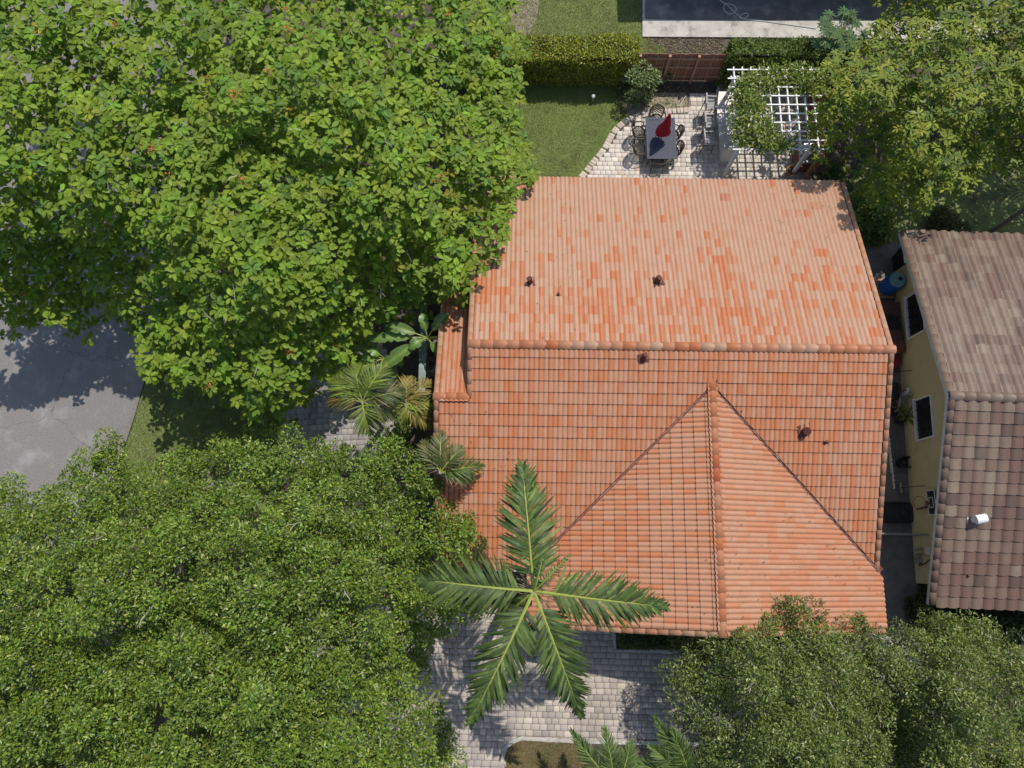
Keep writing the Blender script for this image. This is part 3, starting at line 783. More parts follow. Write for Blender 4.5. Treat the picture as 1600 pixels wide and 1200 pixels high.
def canopy(poly, z_edge, z_top, spacing, seed, depth_px, bump_amp=.6, bump_scale=1.2, hole=.0, hole_scale=.9, inset=0.0, lobe=None, lseed=0):
    """clump centres over an uneven dome whose outline is the polygon"""
    r = np.random.default_rng(seed); pa = np.array(poly, float)
    ppm = FPX / (CAM_H - z_top); st = spacing * ppm
    xs = np.arange(pa[:, 0].min(), pa[:, 0].max(), st); ys = np.arange(pa[:, 1].min(), pa[:, 1].max(), st * .87)
    gx, gy = np.meshgrid(xs, ys); gx = gx + (np.arange(len(ys)) % 2)[:, None] * st / 2
    gx = gx.ravel() + r.normal(0, st * .25, gx.size); gy = gy.ravel() + r.normal(0, st * .25, gy.size)
    k = in_poly(gx, gy, poly) & (gx > -110) & (gx < 1960) & (gy > -160) & (gy < 1300); gx, gy = gx[k], gy[k]
    d = edge_dist(gx, gy, poly); k = d > inset * ppm * r.uniform(.35, 1.15, len(d)); gx, gy, d = gx[k], gy[k], d[k]
    t = np.clip((d - inset * ppm * .5) / depth_px, .02, 1)
    nf = smooth_noise(seed + 100, bump_scale); hf = smooth_noise(seed + 200, hole_scale)
    wx, wy = gx / ppm, gy / ppm
    z = z_edge + (z_top - z_edge) * (1 - (1 - t) ** 1.7) + bump_amp * nf(wx, wy)
    drop = np.zeros(len(gx), bool)
    if lobe is not None:                        # the crown breaks into rounded masses with dark creases between them
        rl = np.random.default_rng(lseed + 900); sp, dep, cut = lobe
        lx = np.arange(wx.min() - sp, wx.max() + sp, sp); ly = np.arange(wy.min() - sp, wy.max() + sp, sp * .87)
        cx, cy = np.meshgrid(lx, ly); cx = cx + (np.arange(len(ly)) % 2)[:, None] * sp / 2
        cx = cx.ravel() + rl.normal(0, sp * .26, cx.size); cy = cy.ravel() + rl.normal(0, sp * .26, cy.size)
        lift = rl.normal(0, dep * .35, cx.size)
        dd = np.hypot(wx[:, None] - cx, wy[:, None] - cy); o2 = np.argsort(dd, 1)[:, :2]; i0 = np.arange(len(wx))
        d1, d2 = dd[i0, o2[:, 0]], dd[i0, o2[:, 1]]; edge = np.clip((d2 - d1) / (sp * .55), 0, 1)      # 0 in a crease
        z = z - dep * (1 - edge) ** 1.6 + lift[o2[:, 0]]
        drop = (edge < .28) & (r.random(len(wx)) < cut) & (d > 14)
    keep = ((hf(wx, wy) > -1.9 + hole) | (d < 14)) & ~drop
    gx, gy, z = gx[keep], gy[keep], z[keep]
    return P(gx, gy, np.maximum(z, .25))

def limbs(base, z_fork, ends, r0, seed, parent, n_main=6):
    """trunk with forking limbs that reach towards the clumps"""
    r = np.random.default_rng(seed); b = np.array(base, float); fork = b + np.array([r.normal(0, .15), r.normal(0, .15), z_fork])
    m = MB(); m.tube([b + [0, 0, -.1], b + [0, 0, .25], (b + fork) / 2 + [.05, -.04, 0], fork], [r0 * 1.5, r0 * 1.1, r0 * .95, r0 * .85], 10)
    m.build('trunk', M_BARK, parent)
    ends = np.asarray(ends); ang = np.arctan2(ends[:, 1] - b[1], ends[:, 0] - b[0])
    for k in range(n_main):
        a0 = -math.pi + 2 * math.pi * k / n_main; sel = ends[(ang >= a0) & (ang < a0 + 2 * math.pi / n_main)]
        if len(sel) < 2: continue
        mid = sel.mean(0); mid[2] = fork[2] + (mid[2] - fork[2]) * .62
        m = MB(); c1 = fork * .6 + mid * .4 + [0, 0, .3]
        m.tube([fork, c1, mid], [r0 * .6, r0 * .45, r0 * .28], 8)
        for e in sel[r.choice(len(sel), min(len(sel), 9), replace=False)]:
            s = mid * .7 + c1 * .3 if r.random() < .5 else mid
            e = e - [0, 0, .25]; h = s * .45 + e * .55 + [0, 0, -.15]
            m.tube([s, h, e], [r0 * .24, r0 * .14, r0 * .04], 5)
        m.build('limb', M_BARK, parent)
def twigs(pts, n, seed, parent, L=.6, rad=.014, name='dead_twigs'):
    r = np.random.default_rng(seed); m = MB(); pts = np.asarray(pts)
    for p in pts[r.choice(len(pts), min(n, len(pts)), replace=False)]:
        d = rand_dir(r, 1)[0]; d[2] = abs(d[2]) * .5 + .15; p = p + [0, 0, .05]
        q = p + d * L * r.uniform(.5, 1.2); e = q + (d + rand_dir(r, 1)[0] * .6) * L * .5
        m.tube([p, q, e], [rad, rad * .8, rad * .4], 4)
        e2 = q + (d + rand_dir(r, 1)[0] * .8) * L * .4; m.tube([q, e2], [rad * .7, rad * .3], 4)
    m.build(name, M_TWIG, parent, 'stuff')

def rosette_tree(name, label, poly, base, z_edge, z_top, spacing, seed, depth_px, leaf_len, leaf_w, per, cols, wts, layers=3, hole=.0, twn=40, r0=.3, trunk_h=2.2,
                 bump_amp=.7, bump_scale=1.0, material=None, droop=.25, nseg=4, cat='tree', lobe=None):
    r = np.random.default_rng(seed); t = root(name, (*base[:2], 0), label, cat)
    allp = []; down = [0, .42, .95, 1.7, 2.6]
    for L in range(layers):
        c = canopy(poly, z_edge, z_top, spacing * (1 + .16 * L), seed + L, depth_px, bump_amp, bump_scale, hole - .35 * L, inset=leaf_len * .8, lobe=lobe, lseed=seed)
        c[:, 2] -= down[L] + r.uniform(0, .22, len(c)); c[:, 2] = np.maximum(c[:, 2], .3); allp.append(c)
    top = allp[0]; c = np.concatenate(allp); n = len(c)
    g = r.integers(per - 2, per + 3, n); idx = np.repeat(np.arange(n), g); k = np.concatenate([np.arange(x) for x in g])
    az = k / g[idx] * 2 * np.pi + r.uniform(0, 6.28, n)[idx] + r.normal(0, .25, len(idx))
    el = r.normal(.10, .18, len(idx)) - (k % 2) * .12
    lean = r.normal(0, .16, (n, 2))[idx]
    fwd = np.stack([np.cos(az) * np.cos(el) + 0, np.sin(az) * np.cos(el), np.sin(el)], 1)
    fwd[:, 2] += (fwd[:, :2] * lean).sum(1)
    upv = np.tile([0, 0, 1.0], (len(idx), 1)) + r.normal(0, .14, (len(idx), 3))
    size = leaf_len * r.uniform(.72, 1.2, len(idx))
    pos = c[idx] + fwd * (.10 * leaf_len) + r.normal(0, .04 * leaf_len / .4, (len(idx), 3))
    cl = tints(r, n, cols, wts, .10)[idx] * r.normal(1, .12, (len(idx), 1))
    me = leaves_mesh('crown', leaf_tmpl(nseg, leaf_w, .30, droop), pos, fwd, upv, size, np.clip(cl, .004, 1))
    link('crown', me, material or M_LEAF, t, 'stuff', True)
    limbs((base[0], base[1], 0), trunk_h, allp[-1], r0, seed, t)
    if twn: twigs(top, twn, seed + 5, t, .38, .010)
    return t, top

def fine_tree(name, label, poly, base, z_edge, z_top, spacing, seed, depth_px, leaf_len, leaf_w, per, cols, wts, layers=2, hole=.0, twn=25, r0=.28, trunk_h=2.0,
              bump_amp=.5, bump_scale=1.1, clump=(.55, .42), cat='tree', group=None, trunk=True, material=None, hole_scale=.9, lobe=None):
    r = np.random.default_rng(seed); t = root(name, (float(base[0]), float(base[1]), 0), label, cat, group); allp = []
    for L in range(layers):
        c = canopy(poly, z_edge, z_top, spacing * (1 + .15 * L), seed + L, depth_px, bump_amp, bump_scale, hole - .3 * L, hole_scale, inset=clump[0] * .35, lobe=lobe, lseed=seed)
        c[:, 2] -= L * 1.0 + r.uniform(0, .35, len(c)); c[:, 2] = np.maximum(c[:, 2], .15); allp.append(c)
    c = np.concatenate(allp); n = len(c); lay = np.concatenate([np.full(len(a), i) for i, a in enumerate(allp)])
    g = np.where(lay == 0, per, int(per * .75)); idx = np.repeat(np.arange(n), g); N_ = len(idx)
    u = rand_dir(r, N_); u[:, 2] = np.abs(u[:, 2]) * 1.0 - .22
    rr = r.uniform(.55, 1.05, (N_, 1)) ** .6; cs = r.uniform(.75, 1.3, n)[idx][:, None]
    # twig tips: leaves gather in small tufts
    pos = c[idx] + u * rr * cs * np.array([clump[0], clump[0], clump[1]])
    fwd = norm(u * .7 + rand_dir(r, N_) * .9 + [0, 0, .1]); upv = norm(u * .5 + [0, 0, .55] + rand_dir(r, N_) * .55)
    size = leaf_len * r.uniform(.65, 1.3, N_)
    cl = tints(r, N_, cols, wts, .13) * r.normal(1, .11, (n, 1))[idx]
    me = leaves_mesh('crown', leaf_tmpl(1, leaf_w, .2, .08, .45), pos, fwd, upv, size, np.clip(cl, .004, 1))
    link('crown', me, material or M_LEAFG, t, 'stuff', True)
    if trunk: limbs((base[0], base[1], 0), trunk_h, allp[-1], r0, seed, t)
    if twn: twigs(allp[0], twn, seed + 5, t, .4, .012)
    return t

# royal poinciana: big flat crown of feathery pads
POIN = [(-260, -260), (790, -260), (806, -40), (815, 20), (828, 60), (822, 100), (830, 140), (822, 180), (835, 215), (850, 248), (838, 280), (820, 300), (822, 322), (800, 335),
        (802, 372), (792, 402), (765, 415), (748, 440), (752, 470), (715, 478), (672, 462), (640, 470), (605, 500), (560, 528), (545, 570), (500, 590), (452, 645), (400, 662), (350, 640), (335, 612),
        (275, 612), (225, 598), (200, 560), (190, 522), (158, 505), (150, 480), (112, 478), (95, 505), (62, 512), (36, 492), (0, 498), (-60, 500), (-260, 520)]
gb = P(395, 330, 0)
poin, ptop = rosette_tree('flame_tree', 'huge bright green flame tree with feathery leaf pads and scattered orange blossoms', POIN, (float(gb[0]), float(gb[1])), 4.7, 9.2, .335, 21, 260,
    .25, .52, 8, [(.165, .245, .022), (.145, .225, .022), (.185, .255, .024), (.11, .19, .03), (.23, .24, .024)], [5, 4, 3, 1.5, .10], layers=5, hole=.10, twn=40, r0=.42, bump_scale=1.3, bump_amp=.45, lobe=(1.9, .8, .2), nseg=8)
# its last blossoms
r = np.random.default_rng(5); bp = ptop[r.choice(len(ptop), 30, replace=False)] + [0, 0, .12]
idx = np.repeat(np.arange(len(bp)), 16); n = len(idx); fw = rand_dir(r, n); fw[:, 2] = abs(fw[:, 2]) * .6
me = leaves_mesh('blossoms', leaf_tmpl(1, .8, .2, .1), bp[idx] + r.normal(0, .07, (n, 3)), fw, rand_dir(r, n) + [0, 0, 1], r.uniform(.04, .09, n),
                 tints(r, n, [(.50, .15, .05), (.5, .24, .09)], [1, 1]))
link('blossoms', me, M_LEAF, poin, 'stuff', True)

# small-leaved dense tree by the drive
LOWL = [(-260, 800), (-60, 770), (0, 745), (40, 765), (75, 735), (118, 742), (128, 672), (150, 668), (165, 700), (185, 735), (235, 715), (262, 682), (300, 690), (330, 665), (380, 655), (425, 648), (452, 664), (475, 682), (520, 700),
        (560, 690), (610, 680), (640, 690), (668, 730), (690, 752), (728, 768), (738, 800), (735, 835), (778, 836), (775, 860), (735, 872), (690, 905), (712, 932), (756, 945), (752, 968), (708, 978), (690, 1005), (655, 1028), (668, 1085), (692, 1120), (700, 1170), (728, 1215), (728, 1430), (-260, 1430)]
gb = P(330, 960, 0)
fine_tree('black_olive_tree', 'broad dense tree with tiny dark leaves shading the paved drive', LOWL, (float(gb[0]), float(gb[1])), 3.8, 7.8, .47, 31, 190, .11, .52, 250,
    [(.15, .225, .026), (.112, .18, .028), (.20, .27, .028), (.07, .12, .026), (.32, .35, .12)], [4, 4, 3, 2, .7], layers=2, hole=.85, twn=26, r0=.34, clump=(.40, .31), bump_amp=.4, bump_scale=1.5, hole_scale=1.5, lobe=(1.35, 1.25, .7))
# garden tree with whorled leaves
UPR = [(1300, 66), (1284, 100), (1290, 135), (1276, 165), (1288, 205), (1308, 222), (1330, 205), (1362, 200), (1372, 225), (1350, 215), (1344, 245), (1362, 262), (1352, 285), (1385, 305), (1425, 300), (1440, 325), (1478, 318), (1490, 302), (1535, 300), (1545, 268), (1568, 262), (1600, 235),
       (1700, 255), (1960, 210), (1960, -260), (1410, -260), (1396, 0), (1372, 22), (1330, 60)]
gb = P(1455, 190, 0)
rosette_tree('mango_tree', 'leafy green tree with long whorled leaves behind the olive house', UPR, (float(gb[0]), float(gb[1])), 4.2, 7.6, .27, 41, 120,
    .215, .34, 10, [(.19, .235, .026), (.15, .20, .026), (.235, .265, .03), (.10, .15, .028)], [4, 4, 2.5, 2], layers=5, hole=.10, twn=30, r0=.26, bump_amp=.4, bump_scale=1.3, lobe=(1.4, .8, .25), material=M_LEAF, droop=.16, nseg=8)
# two small-leaved trees by the street
LR_A = [(1046, 1046), (1062, 1030), (1055, 1010), (1090, 980), (1112, 972), (1146, 950), (1160, 942), (1190, 948), (1188, 925), (1215, 914), (1250, 912), (1268, 922), (1282, 950), (1292, 922), (1318, 935), (1345, 965), (1372, 985), (1380, 1015), (1392, 1050), (1412, 1200), (1412, 1430),
        (1110, 1430), (1100, 1170), (1066, 1140), (1048, 1085)]
LR_B = [(1386, 1030), (1410, 990), (1420, 972), (1450, 985), (1478, 958), (1520, 965), (1556, 985), (1572, 1010), (1600, 1018), (1680, 1040), (1700, 1050), (1700, 1430), (1395, 1430), (1400, 1200)]
cols_lr = [(.15, .195, .04), (.115, .155, .035), (.19, .23, .048), (.078, .115, .03), (.32, .34, .15)]
for nm, lb, pl, bpx, sd, zt_ in (('street_tree', 'rounded small leaved tree overhanging the front eave of the tiled house', LR_A, (1235, 1085), 51, 6.2),
                            ('street_tree', 'rounded small leaved tree before the street end of the olive house', LR_B, (1530, 1110), 55, 6.0)):
    gb = P(*bpx, 0)
    fine_tree(nm, lb, pl, (float(gb[0]), float(gb[1])), 3.4, zt_, .38, sd, 120, .105, .42, 200, cols_lr, [4, 4, 3, 2, 1], layers=2, hole=.9, hole_scale=1.8, twn=22, r0=.2, clump=(.38, .32), group='small leaved street trees', bump_amp=.3, bump_scale=1.4, lobe=(1.15, 1.1, .75))
# bushes
def bush(name, label, poly, z_top, seed, cols, leaf=.12, per=170, spacing=.36, cat='shrub', wid=.5, group=None, dpx=30):
    pa = np.array(poly).mean(0); gb = P(pa[0], pa[1], 0)
    return fine_tree(name, label, poly, gb, .35, z_top, spacing, seed, dpx, leaf, wid, per, cols, [3, 3, 2], layers=2, twn=0, r0=.05, trunk_h=.3, clump=(.32, .26), bump_amp=.15, cat=cat, group=group)
G1 = [(.12, .18, .04), (.09, .14, .035), (.16, .21, .05)]
G2 = [(.18, .23, .09), (.13, .18, .065), (.25, .28, .13)]
bush('round_shrub', 'rounded pale green shrub in front of the wooden fence panels', [(972, 128), (968, 108), (985, 88), (1015, 76), (1040, 90), (1048, 112), (1030, 135), (1000, 148), (980, 145)], 2.1, 61, G2)
bush('laurel_bush', 'glossy green bush beside the northeast corner of the tiled roof', [(1335, 345), (1325, 310), (1345, 292), (1375, 300), (1398, 325), (1400, 355), (1385, 372), (1355, 370)], 2.2, 62, G1, .15)
bush('low_shrub', 'small bright shrub at the foot of the leaning side fence', [(1285, 282), (1290, 262), (1312, 258), (1322, 275), (1312, 290)], .8, 63, [(.10, .17, .03), (.08, .14, .03), (.14, .2, .03)], .12)
bush('entry_shrub', 'small bushy green shrub below the palm beside the tiled wing', [(598, 690), (612, 655), (632, 645), (640, 665), (622, 690), (605, 705)], 3.0, 64, [(.10, .17, .025), (.07, .13, .022), (.14, .2, .03)], .13)
bush('shade_shrub', 'dark green shrubbery at the street corner of the olive house', [(1432, 950), (1450, 915), (1480, 945), (1600, 948), (1640, 990), (1560, 1000), (1440, 985)], 1.2, 65, [(.04, .07, .02), (.05, .08, .025), (.035, .055, .02)], .14)
bush('garden_undergrowth', 'low mixed shrubbery growing beneath the mango tree', [(1455, 330), (1480, 320), (1530, 345), (1520, 362), (1470, 362)], .9, 66, [(.12, .13, .04), (.08, .10, .03), (.2, .2, .08)], .14)

def hedge(name, label, x0, x1, y0, y1, h, seed, cols, wts=(3, 3, 2), leaf=.10, dens=900, taper=0.0, wob=.10):
    r = np.random.default_rng(seed); t = root(name, ((x0 + x1) / 2, (y0 + y1) / 2, 0), label, 'hedge')
    m = MB(); m.box(((x0 + x1) / 2, (y0 + y1) / 2, h / 2 - .06), (x1 - x0 - .2, y1 - y0 - .2, h - .12)); m.build('stems', M_STEMD, t)
    P_, U_ = [], []
    for ax, area in (('t', (x1 - x0) * (y1 - y0)), ('s', (x1 - x0) * h), ('n', (x1 - x0) * h * .5), ('w', (y1 - y0) * h), ('e', (y1 - y0) * h)):
        n = int(area * dens); a = r.uniform(x0, x1, n); b = r.uniform(y0, y1, n); c = r.uniform(.02, h, n)
        if ax == 't': P_.append(np.stack([a, b, np.full(n, h)], 1)); U_.append(np.tile([0, 0, 1.], (n, 1)))
        if ax == 's': P_.append(np.stack([a, np.full(n, y0), c], 1)); U_.append(np.tile([0, -1., .2], (n, 1)))
        if ax == 'n': P_.append(np.stack([a, np.full(n, y1), c], 1)); U_.append(np.tile([0, 1., .2], (n, 1)))
        if ax == 'w': P_.append(np.stack([np.full(n, x0), b, c], 1)); U_.append(np.tile([-1., 0, .2], (n, 1)))
        if ax == 'e': P_.append(np.stack([np.full(n, x1), b, c], 1)); U_.append(np.tile([1., 0, .2], (n, 1)))
    p = np.concatenate(P_); u = np.concatenate(U_); n = len(p)
    w1 = smooth_noise(seed, 2.2); w2 = smooth_noise(seed + 1, 5.0)
    off = wob * .6 * w1(p[:, 0] + p[:, 2], p[:, 1]) + wob * .4 * w2(p[:, 0], p[:, 1] + p[:, 2]) + r.normal(0, .04, n)
    p = p + u * off[:, None]
    fw = norm(u * .5 + rand_dir(r, n) + [0, 0, .25]); upv = norm(u + rand_dir(r, n) * .6)
    me = leaves_mesh('foliage', leaf_tmpl(1, .5, .2, .1), p, fw, upv, leaf * r.uniform(.6, 1.3, n), tints(r, n, cols, wts, .25)); link('foliage', me, M_LEAFG, t, 'stuff', True)
    return t
HB = float(P(900, 134, 0)[1]); ht = 1.75
hx0, hx1 = float(P(700, 134, 0)[0]), float(P(984, 130, 0)[0])
hyn = float(P(900, 57, ht)[1])
hedge('clipped_hedge', 'long clipped hedge with a yellow green top behind the back lawn', hx0, hx1, HB, hyn, ht, 71, [(.25, .28, .03), (.18, .215, .03), (.33, .33, .045)], dens=1000)
rx0, rx1 = float(P(1123, 125, 0)[0]), float(P(1300, 120, 0)[0]); ry0 = float(P(1130, 130, 0)[1])
hedge('clipped_hedge', 'shorter clipped green hedge between the fence panels and the concrete pad', rx0, rx1, ry0 - .2, float(P(1180, 60, 2.1)[1]), 2.1, 72, [(.13, .18, .035), (.10, .15, .032), (.17, .21, .04)], dens=900)
a = P(958, 1018, 0); b = P(1085, 1016, 0)
pl = root('planter', (float(a[0]), float(a[1]), 0), 'low planting bed with a white kerb under the front eave', 'planter')
m = MB(); y0 = float(a[1]); xa, xb = float(a[0]), float(b[0]) + 1.2; yn = float(HP(0, VF + .4)[1])
m.box(((xa + xb) / 2, y0 + .04, .09), (xb - xa, .09, .2)); m.box((xa + .045, (y0 + yn) / 2, .09), (.09, yn - y0 - .1, .2)); m.build('kerb', M_CONC, pl)
m = MB(); m.box(((xa + xb) / 2 + .05, (y0 + yn) / 2 + .05, .05), (xb - xa - .15, yn - y0 - .15, .1)); m.build('soil', M_SOIL, pl)
hedge('front_hedge', 'low dark clipped hedge growing in the white edged bed', xa + .22, xb - .1, y0 + .22, yn - .05, .6, 73, [(.085, .11, .03), (.06, .085, .025), (.11, .125, .04)], leaf=.08, dens=1100, wob=.05)

# ================================================================== PALMS
def frond(parent, c, tip, arch, n=42, leaf=.62, seed=0, cols=((.055, .105, .022), (.075, .13, .025), (.045, .09, .022)), droopy=.5, wid=.07, bare=.13, dark_tip=None, rad=.03, spread=1.0, vee=.35, plume=0.0):
    r = np.random.default_rng(seed); c = np.array(c, float); tip = np.array(tip, float); ctl = (c + tip) / 2 + [0, 0, arch]
    t = np.linspace(0, 1, 24)[:, None]; path = (1 - t) ** 2 * c + 2 * t * (1 - t) * ctl + t * t * tip
    f = MB(); f.tube([tuple(p) for p in path], [rad * (1.25 - 1.1 * float(k)) for k in t[:, 0]], 5)
    fo = f.build('frond', M_RACHIS, parent)
    tt = bare + (1 - bare) * np.linspace(0, 1, n) ** .95
    V_, F_, T_ = [], [], []; nv = 0
    for k, a in enumerate(tt):
        p = (1 - a) ** 2 * c + 2 * a * (1 - a) * ctl + a * a * tip; d = norm((2 * (1 - a) * (ctl - c) + 2 * a * (tip - ctl))[None])[0]
        side = np.cross(d, [0, 0, 1]); side = side / (np.linalg.norm(side) + 1e-9); upn = np.cross(side, d)
        prof = (.55 + .6 * math.sin(math.pi * min(a * .95 + .08, 1))) * (1 - .45 * a ** 4)
        for s in (-1, 1):
            if r.random() < .03: continue
            L = leaf * prof * r.uniform(.85, 1.12); ang = spread * (1.08 - .62 * a) + r.normal(0, .11)
            dr = d * math.cos(ang) + side * s * math.sin(ang) + upn * (vee + r.normal(0, .08) + plume * r.uniform(-1, 1)); dr = dr / np.linalg.norm(dr)
            q = p.copy(); pts = [q.copy()]; dd = dr.copy(); dp = droopy * r.uniform(.6, 1.5)
            for _ in range(4):
                q = q + dd * L / 4; dd = dd + np.array([0, 0, -dp * .42]); dd /= np.linalg.norm(dd); pts.append(q.copy())
            wv = np.cross(dr, upn); wv = wv / (np.linalg.norm(wv) + 1e-9) * .8 + upn * .35 * s * r.uniform(-.4, 1); ws = [.35, 1, .9, .6, .05]
            vs = []
            for pp, w_ in zip(pts, ws): vs += [pp - wv * wid / 2 * w_, pp + wv * wid / 2 * w_]
            V_ += vs; F_ += [(nv + 2 * i, nv + 2 * i + 1, nv + 2 * i + 3, nv + 2 * i + 2) for i in range(4)]; nv += len(vs)
            cc = np.array(cols[r.integers(len(cols))]) * max(r.normal(1, .28), .4)
            if dark_tip is not None and a > .55: cc = cc * .3 + np.array(dark_tip) * .7
            T_ += [cc] * len(vs)
    me = np_mesh('leaflets', np.array(V_), np.array(F_), np.clip(np.array(T_), .004, 1)); link('leaflets', me, M_PALM, fo, 'stuff', True)
    return fo
def palm(name, label, base, crown, r0, fr, seed=0, spear=True, **kw):
    t = root(name, (base[0], base[1], 0), label, 'palm'); b = np.array([base[0], base[1], 0.0]); c = np.array(crown, float)
    m = MB(); pts = []; rs = []
    for k in range(15):
        a = k / 14; p = b + (c - b) * a; p[:2] = b[:2] + (c[:2] - b[:2]) * (a ** 1.35); pts.append(tuple(p)); rs.append(r0 * (1.35 - .5 * a) * (1.06 if k % 2 else .97))
    m.tube(pts, rs, 10); m.build('trunk', M_BARK, t)
    for k, f in enumerate(fr):
        kk = dict(kw); kk.update(f[2] if len(f) > 2 else {})
        frond(t, c + [0, 0, -.05], P(f[0][0], f[0][1], c[2] + f[0][2]), f[1], seed=seed + k, **kk)
    return t
cz = 7.8; cc = P(834, 924, cz)
pb = P(786, 955, 0)
palm('coconut_palm', 'tall palm with a star of wide green fronds leaning over the front roof', (float(pb[0]), float(pb[1])), cc, .13,
     [((816, 728, .35), .75), ((655, 905, -.1), .75), ((1040, 948, -.5), .9), ((735, 1128, -.35), .85), ((908, 1118, -1.6), 1.35), ((889, 868, .9), .25, {'n': 16, 'leaf': .22, 'wid': .05, 'vee': .1}), ((848, 872, .7), .3, {'n': 14, 'leaf': .2}), ((790, 960, -.9), .3, {'n': 18, 'leaf': .4})],
     seed=300, n=74, leaf=1.06, wid=.095, droopy=1.2, vee=.30, rad=.04, cols=((.07, .108, .03), (.11, .155, .042), (.048, .078, .024), (.085, .125, .032)))
# pale flower stalks under the crown
cp = bpy.data.objects['coconut_palm']; m = MB(); r = np.random.default_rng(9)
for k in range(46):
    a = r.choice([.5, 2.5, 5.5]) + r.normal(0, .35); c0 = cc + [0, 0, -.25]; e = c0 + np.array([math.cos(a), math.sin(a), -.25]) * r.uniform(.4, .95) + r.normal(0, .08, 3)
    m.tube([tuple(c0), tuple((c0 + e) / 2 + r.normal(0, .05, 3)), tuple(e)], [.012, .009, .005], 4)
m.build('flower_stalks', mat('straw', (.36, .32, .22), (.24, .21, .14), 9, .8), cp, 'stuff')
YG = ((.14, .19, .03), (.11, .165, .03), (.16, .19, .04)); YB = ((.22, .17, .04), (.17, .16, .04), (.26, .18, .06)); DG = ((.07, .095, .03), (.10, .12, .04), (.13, .12, .05))
def small_palm(name, label, cpx, z, tips, cols, seed, leaf=.55, n=34, base=None, wid=.05, **kw):
    c = P(cpx[0], cpx[1], z); b = P(*(base or cpx), 0)
    return palm(name, label, (float(c[0]) - .1, float(c[1]) - .1) if base is None else (float(b[0]), float(b[1])), c, .07, [((x, y, dz), ar, ex) for x, y, dz, ar, ex in tips], seed, n=n, leaf=leaf, cols=cols, wid=wid, rad=.022, **kw)
BR = {'cols': YB}
small_palm('areca_palm', 'yellow green feathery palm beside the shaded paved walk', (566, 628), 4.6,
    [(520, 590, -.5, .6, {}), (556, 572, 0, .6, {}), (602, 572, .1, .6, {}), (632, 612, -.3, .6, {'cols': DG}), (580, 678, -.5, .7, {}), (515, 622, -.9, .5, BR), (618, 650, -.9, .5, {'cols': DG})], YG, 320, .62)
small_palm('areca_palm', 'bronze and yellow feathery palm against the tiled wing', (634, 632), 3.9,
    [(640, 590, -.2, .5, BR), (672, 596, -.3, .5, BR), (680, 630, -.5, .4, {}), (672, 668, -.7, .5, BR), (615, 628, -.2, .3, {}), (640, 660, -.5, .4, {})], ((.20, .21, .03), (.15, .18, .03)), 330, .50, 28)
small_palm('areca_palm', 'dry brown tipped palm leaning over the west edge of the tiled roof', (688, 738), 4.9,
    [(660, 690, -.3, .5, {}), (690, 676, 0, .5, {}), (722, 700, 0, .5, {}), (755, 728, -.4, .5, {'cols': ((.06, .10, .02), (.08, .12, .025))}), (740, 748, -.6, .5, {}), (660, 715, -.8, .4, {'cols': ((.16, .12, .08), (.12, .09, .06))})], DG, 340, .5, 30)
BL = ((.09, .14, .035), (.12, .17, .05), (.07, .115, .03))
small_palm('foxtail_palm', 'bushy dark green palm beside the dry grass island', (962, 1232), 3.6,
    [(893, 1142, -.3, .7, {}), (945, 1140, .2, .7, {}), (985, 1160, .2, .6, {}), (1035, 1215, -.2, .5, {}), (885, 1240, -.3, .5, {})], BL, 350, .50, 70, base=(962, 1200), wid=.04, plume=.8)
small_palm('foxtail_palm', 'bushy dark green palm under the street tree beside the drive', (1078, 1215), 3.8,
    [(1024, 1122, -.1, .7, {}), (1050, 1140, .3, .6, {}), (1015, 1165, .1, .6, {}), (1110, 1170, .1, .6, {}), (990, 1190, -.2, .5, {}), (1120, 1240, -.2, .5, {})], BL, 360, .50, 70, base=(1078, 1190), wid=.04, plume=.8)
small_palm('garden_palm', 'palm with one arching frond behind the olive house roof', (1640, 300), 3.2,
    [(1545, 308, -.5, .6, {}), (1600, 250, 0, .5, {}), (1690, 330, 0, .5, {}), (1640, 370, 0, .5, {})], ((.10, .13, .05), (.13, .15, .07)), 370, .55, 34)

# bird of paradise: each big paddle leaf a part
def paddle(parent, c, tip, wid, arch, seed, col):
    r = np.random.default_rng(seed); c = np.array(c); tip = np.array(tip); ctl = (c + tip) / 2 + [0, 0, arch]
    f = lambda a: (1 - a) ** 2 * c + 2 * a * (1 - a) * ctl + a * a * tip
    s0 = .28; n = 14; V_, F_, T_ = [], [], []
    for k in range(n + 1):
        a = s0 + (1 - s0) * k / n; p = f(a); d = norm((f(min(a + .02, 1.0)) - f(a - .02))[None])[0]; sd = np.cross(d, [0, 0, 1]); sd /= np.linalg.norm(sd); u = np.cross(sd, d)
        w_ = wid / 2 * (math.sin(math.pi * min(max((k + .4) / (n + .8), 0), 1)) ** .55)
        tear = lambda: 1 - (.35 if r.random() < .15 else 0)
        V_ += [p - sd * w_ * tear() + u * w_ * .28, p - sd * w_ * .5 + u * w_ * .2, p, p + sd * w_ * .5 + u * w_ * .2, p + sd * w_ * tear() + u * w_ * .28]
        cc_ = np.array(col) * r.normal(1, .05); T_ += [cc_, cc_, cc_ * 1.5, cc_, cc_]
    for k in range(n):
        for i in range(4): F_.append((5 * k + i, 5 * k + i + 1, 5 * k + i + 6, 5 * k + i + 5))
    o = link('leaf', np_mesh('leaf', np.array(V_), np.array(F_), np.clip(np.array(T_), .004, 1)), M_LEAFG, parent, None, True)
    m = MB(); m.tube([tuple(f(a)) for a in np.linspace(0, .97, 10)], [.03 - .025 * a for a in np.linspace(0, .97, 10)], 5); m.build('leaf_stalk', M_RACHIS, o)
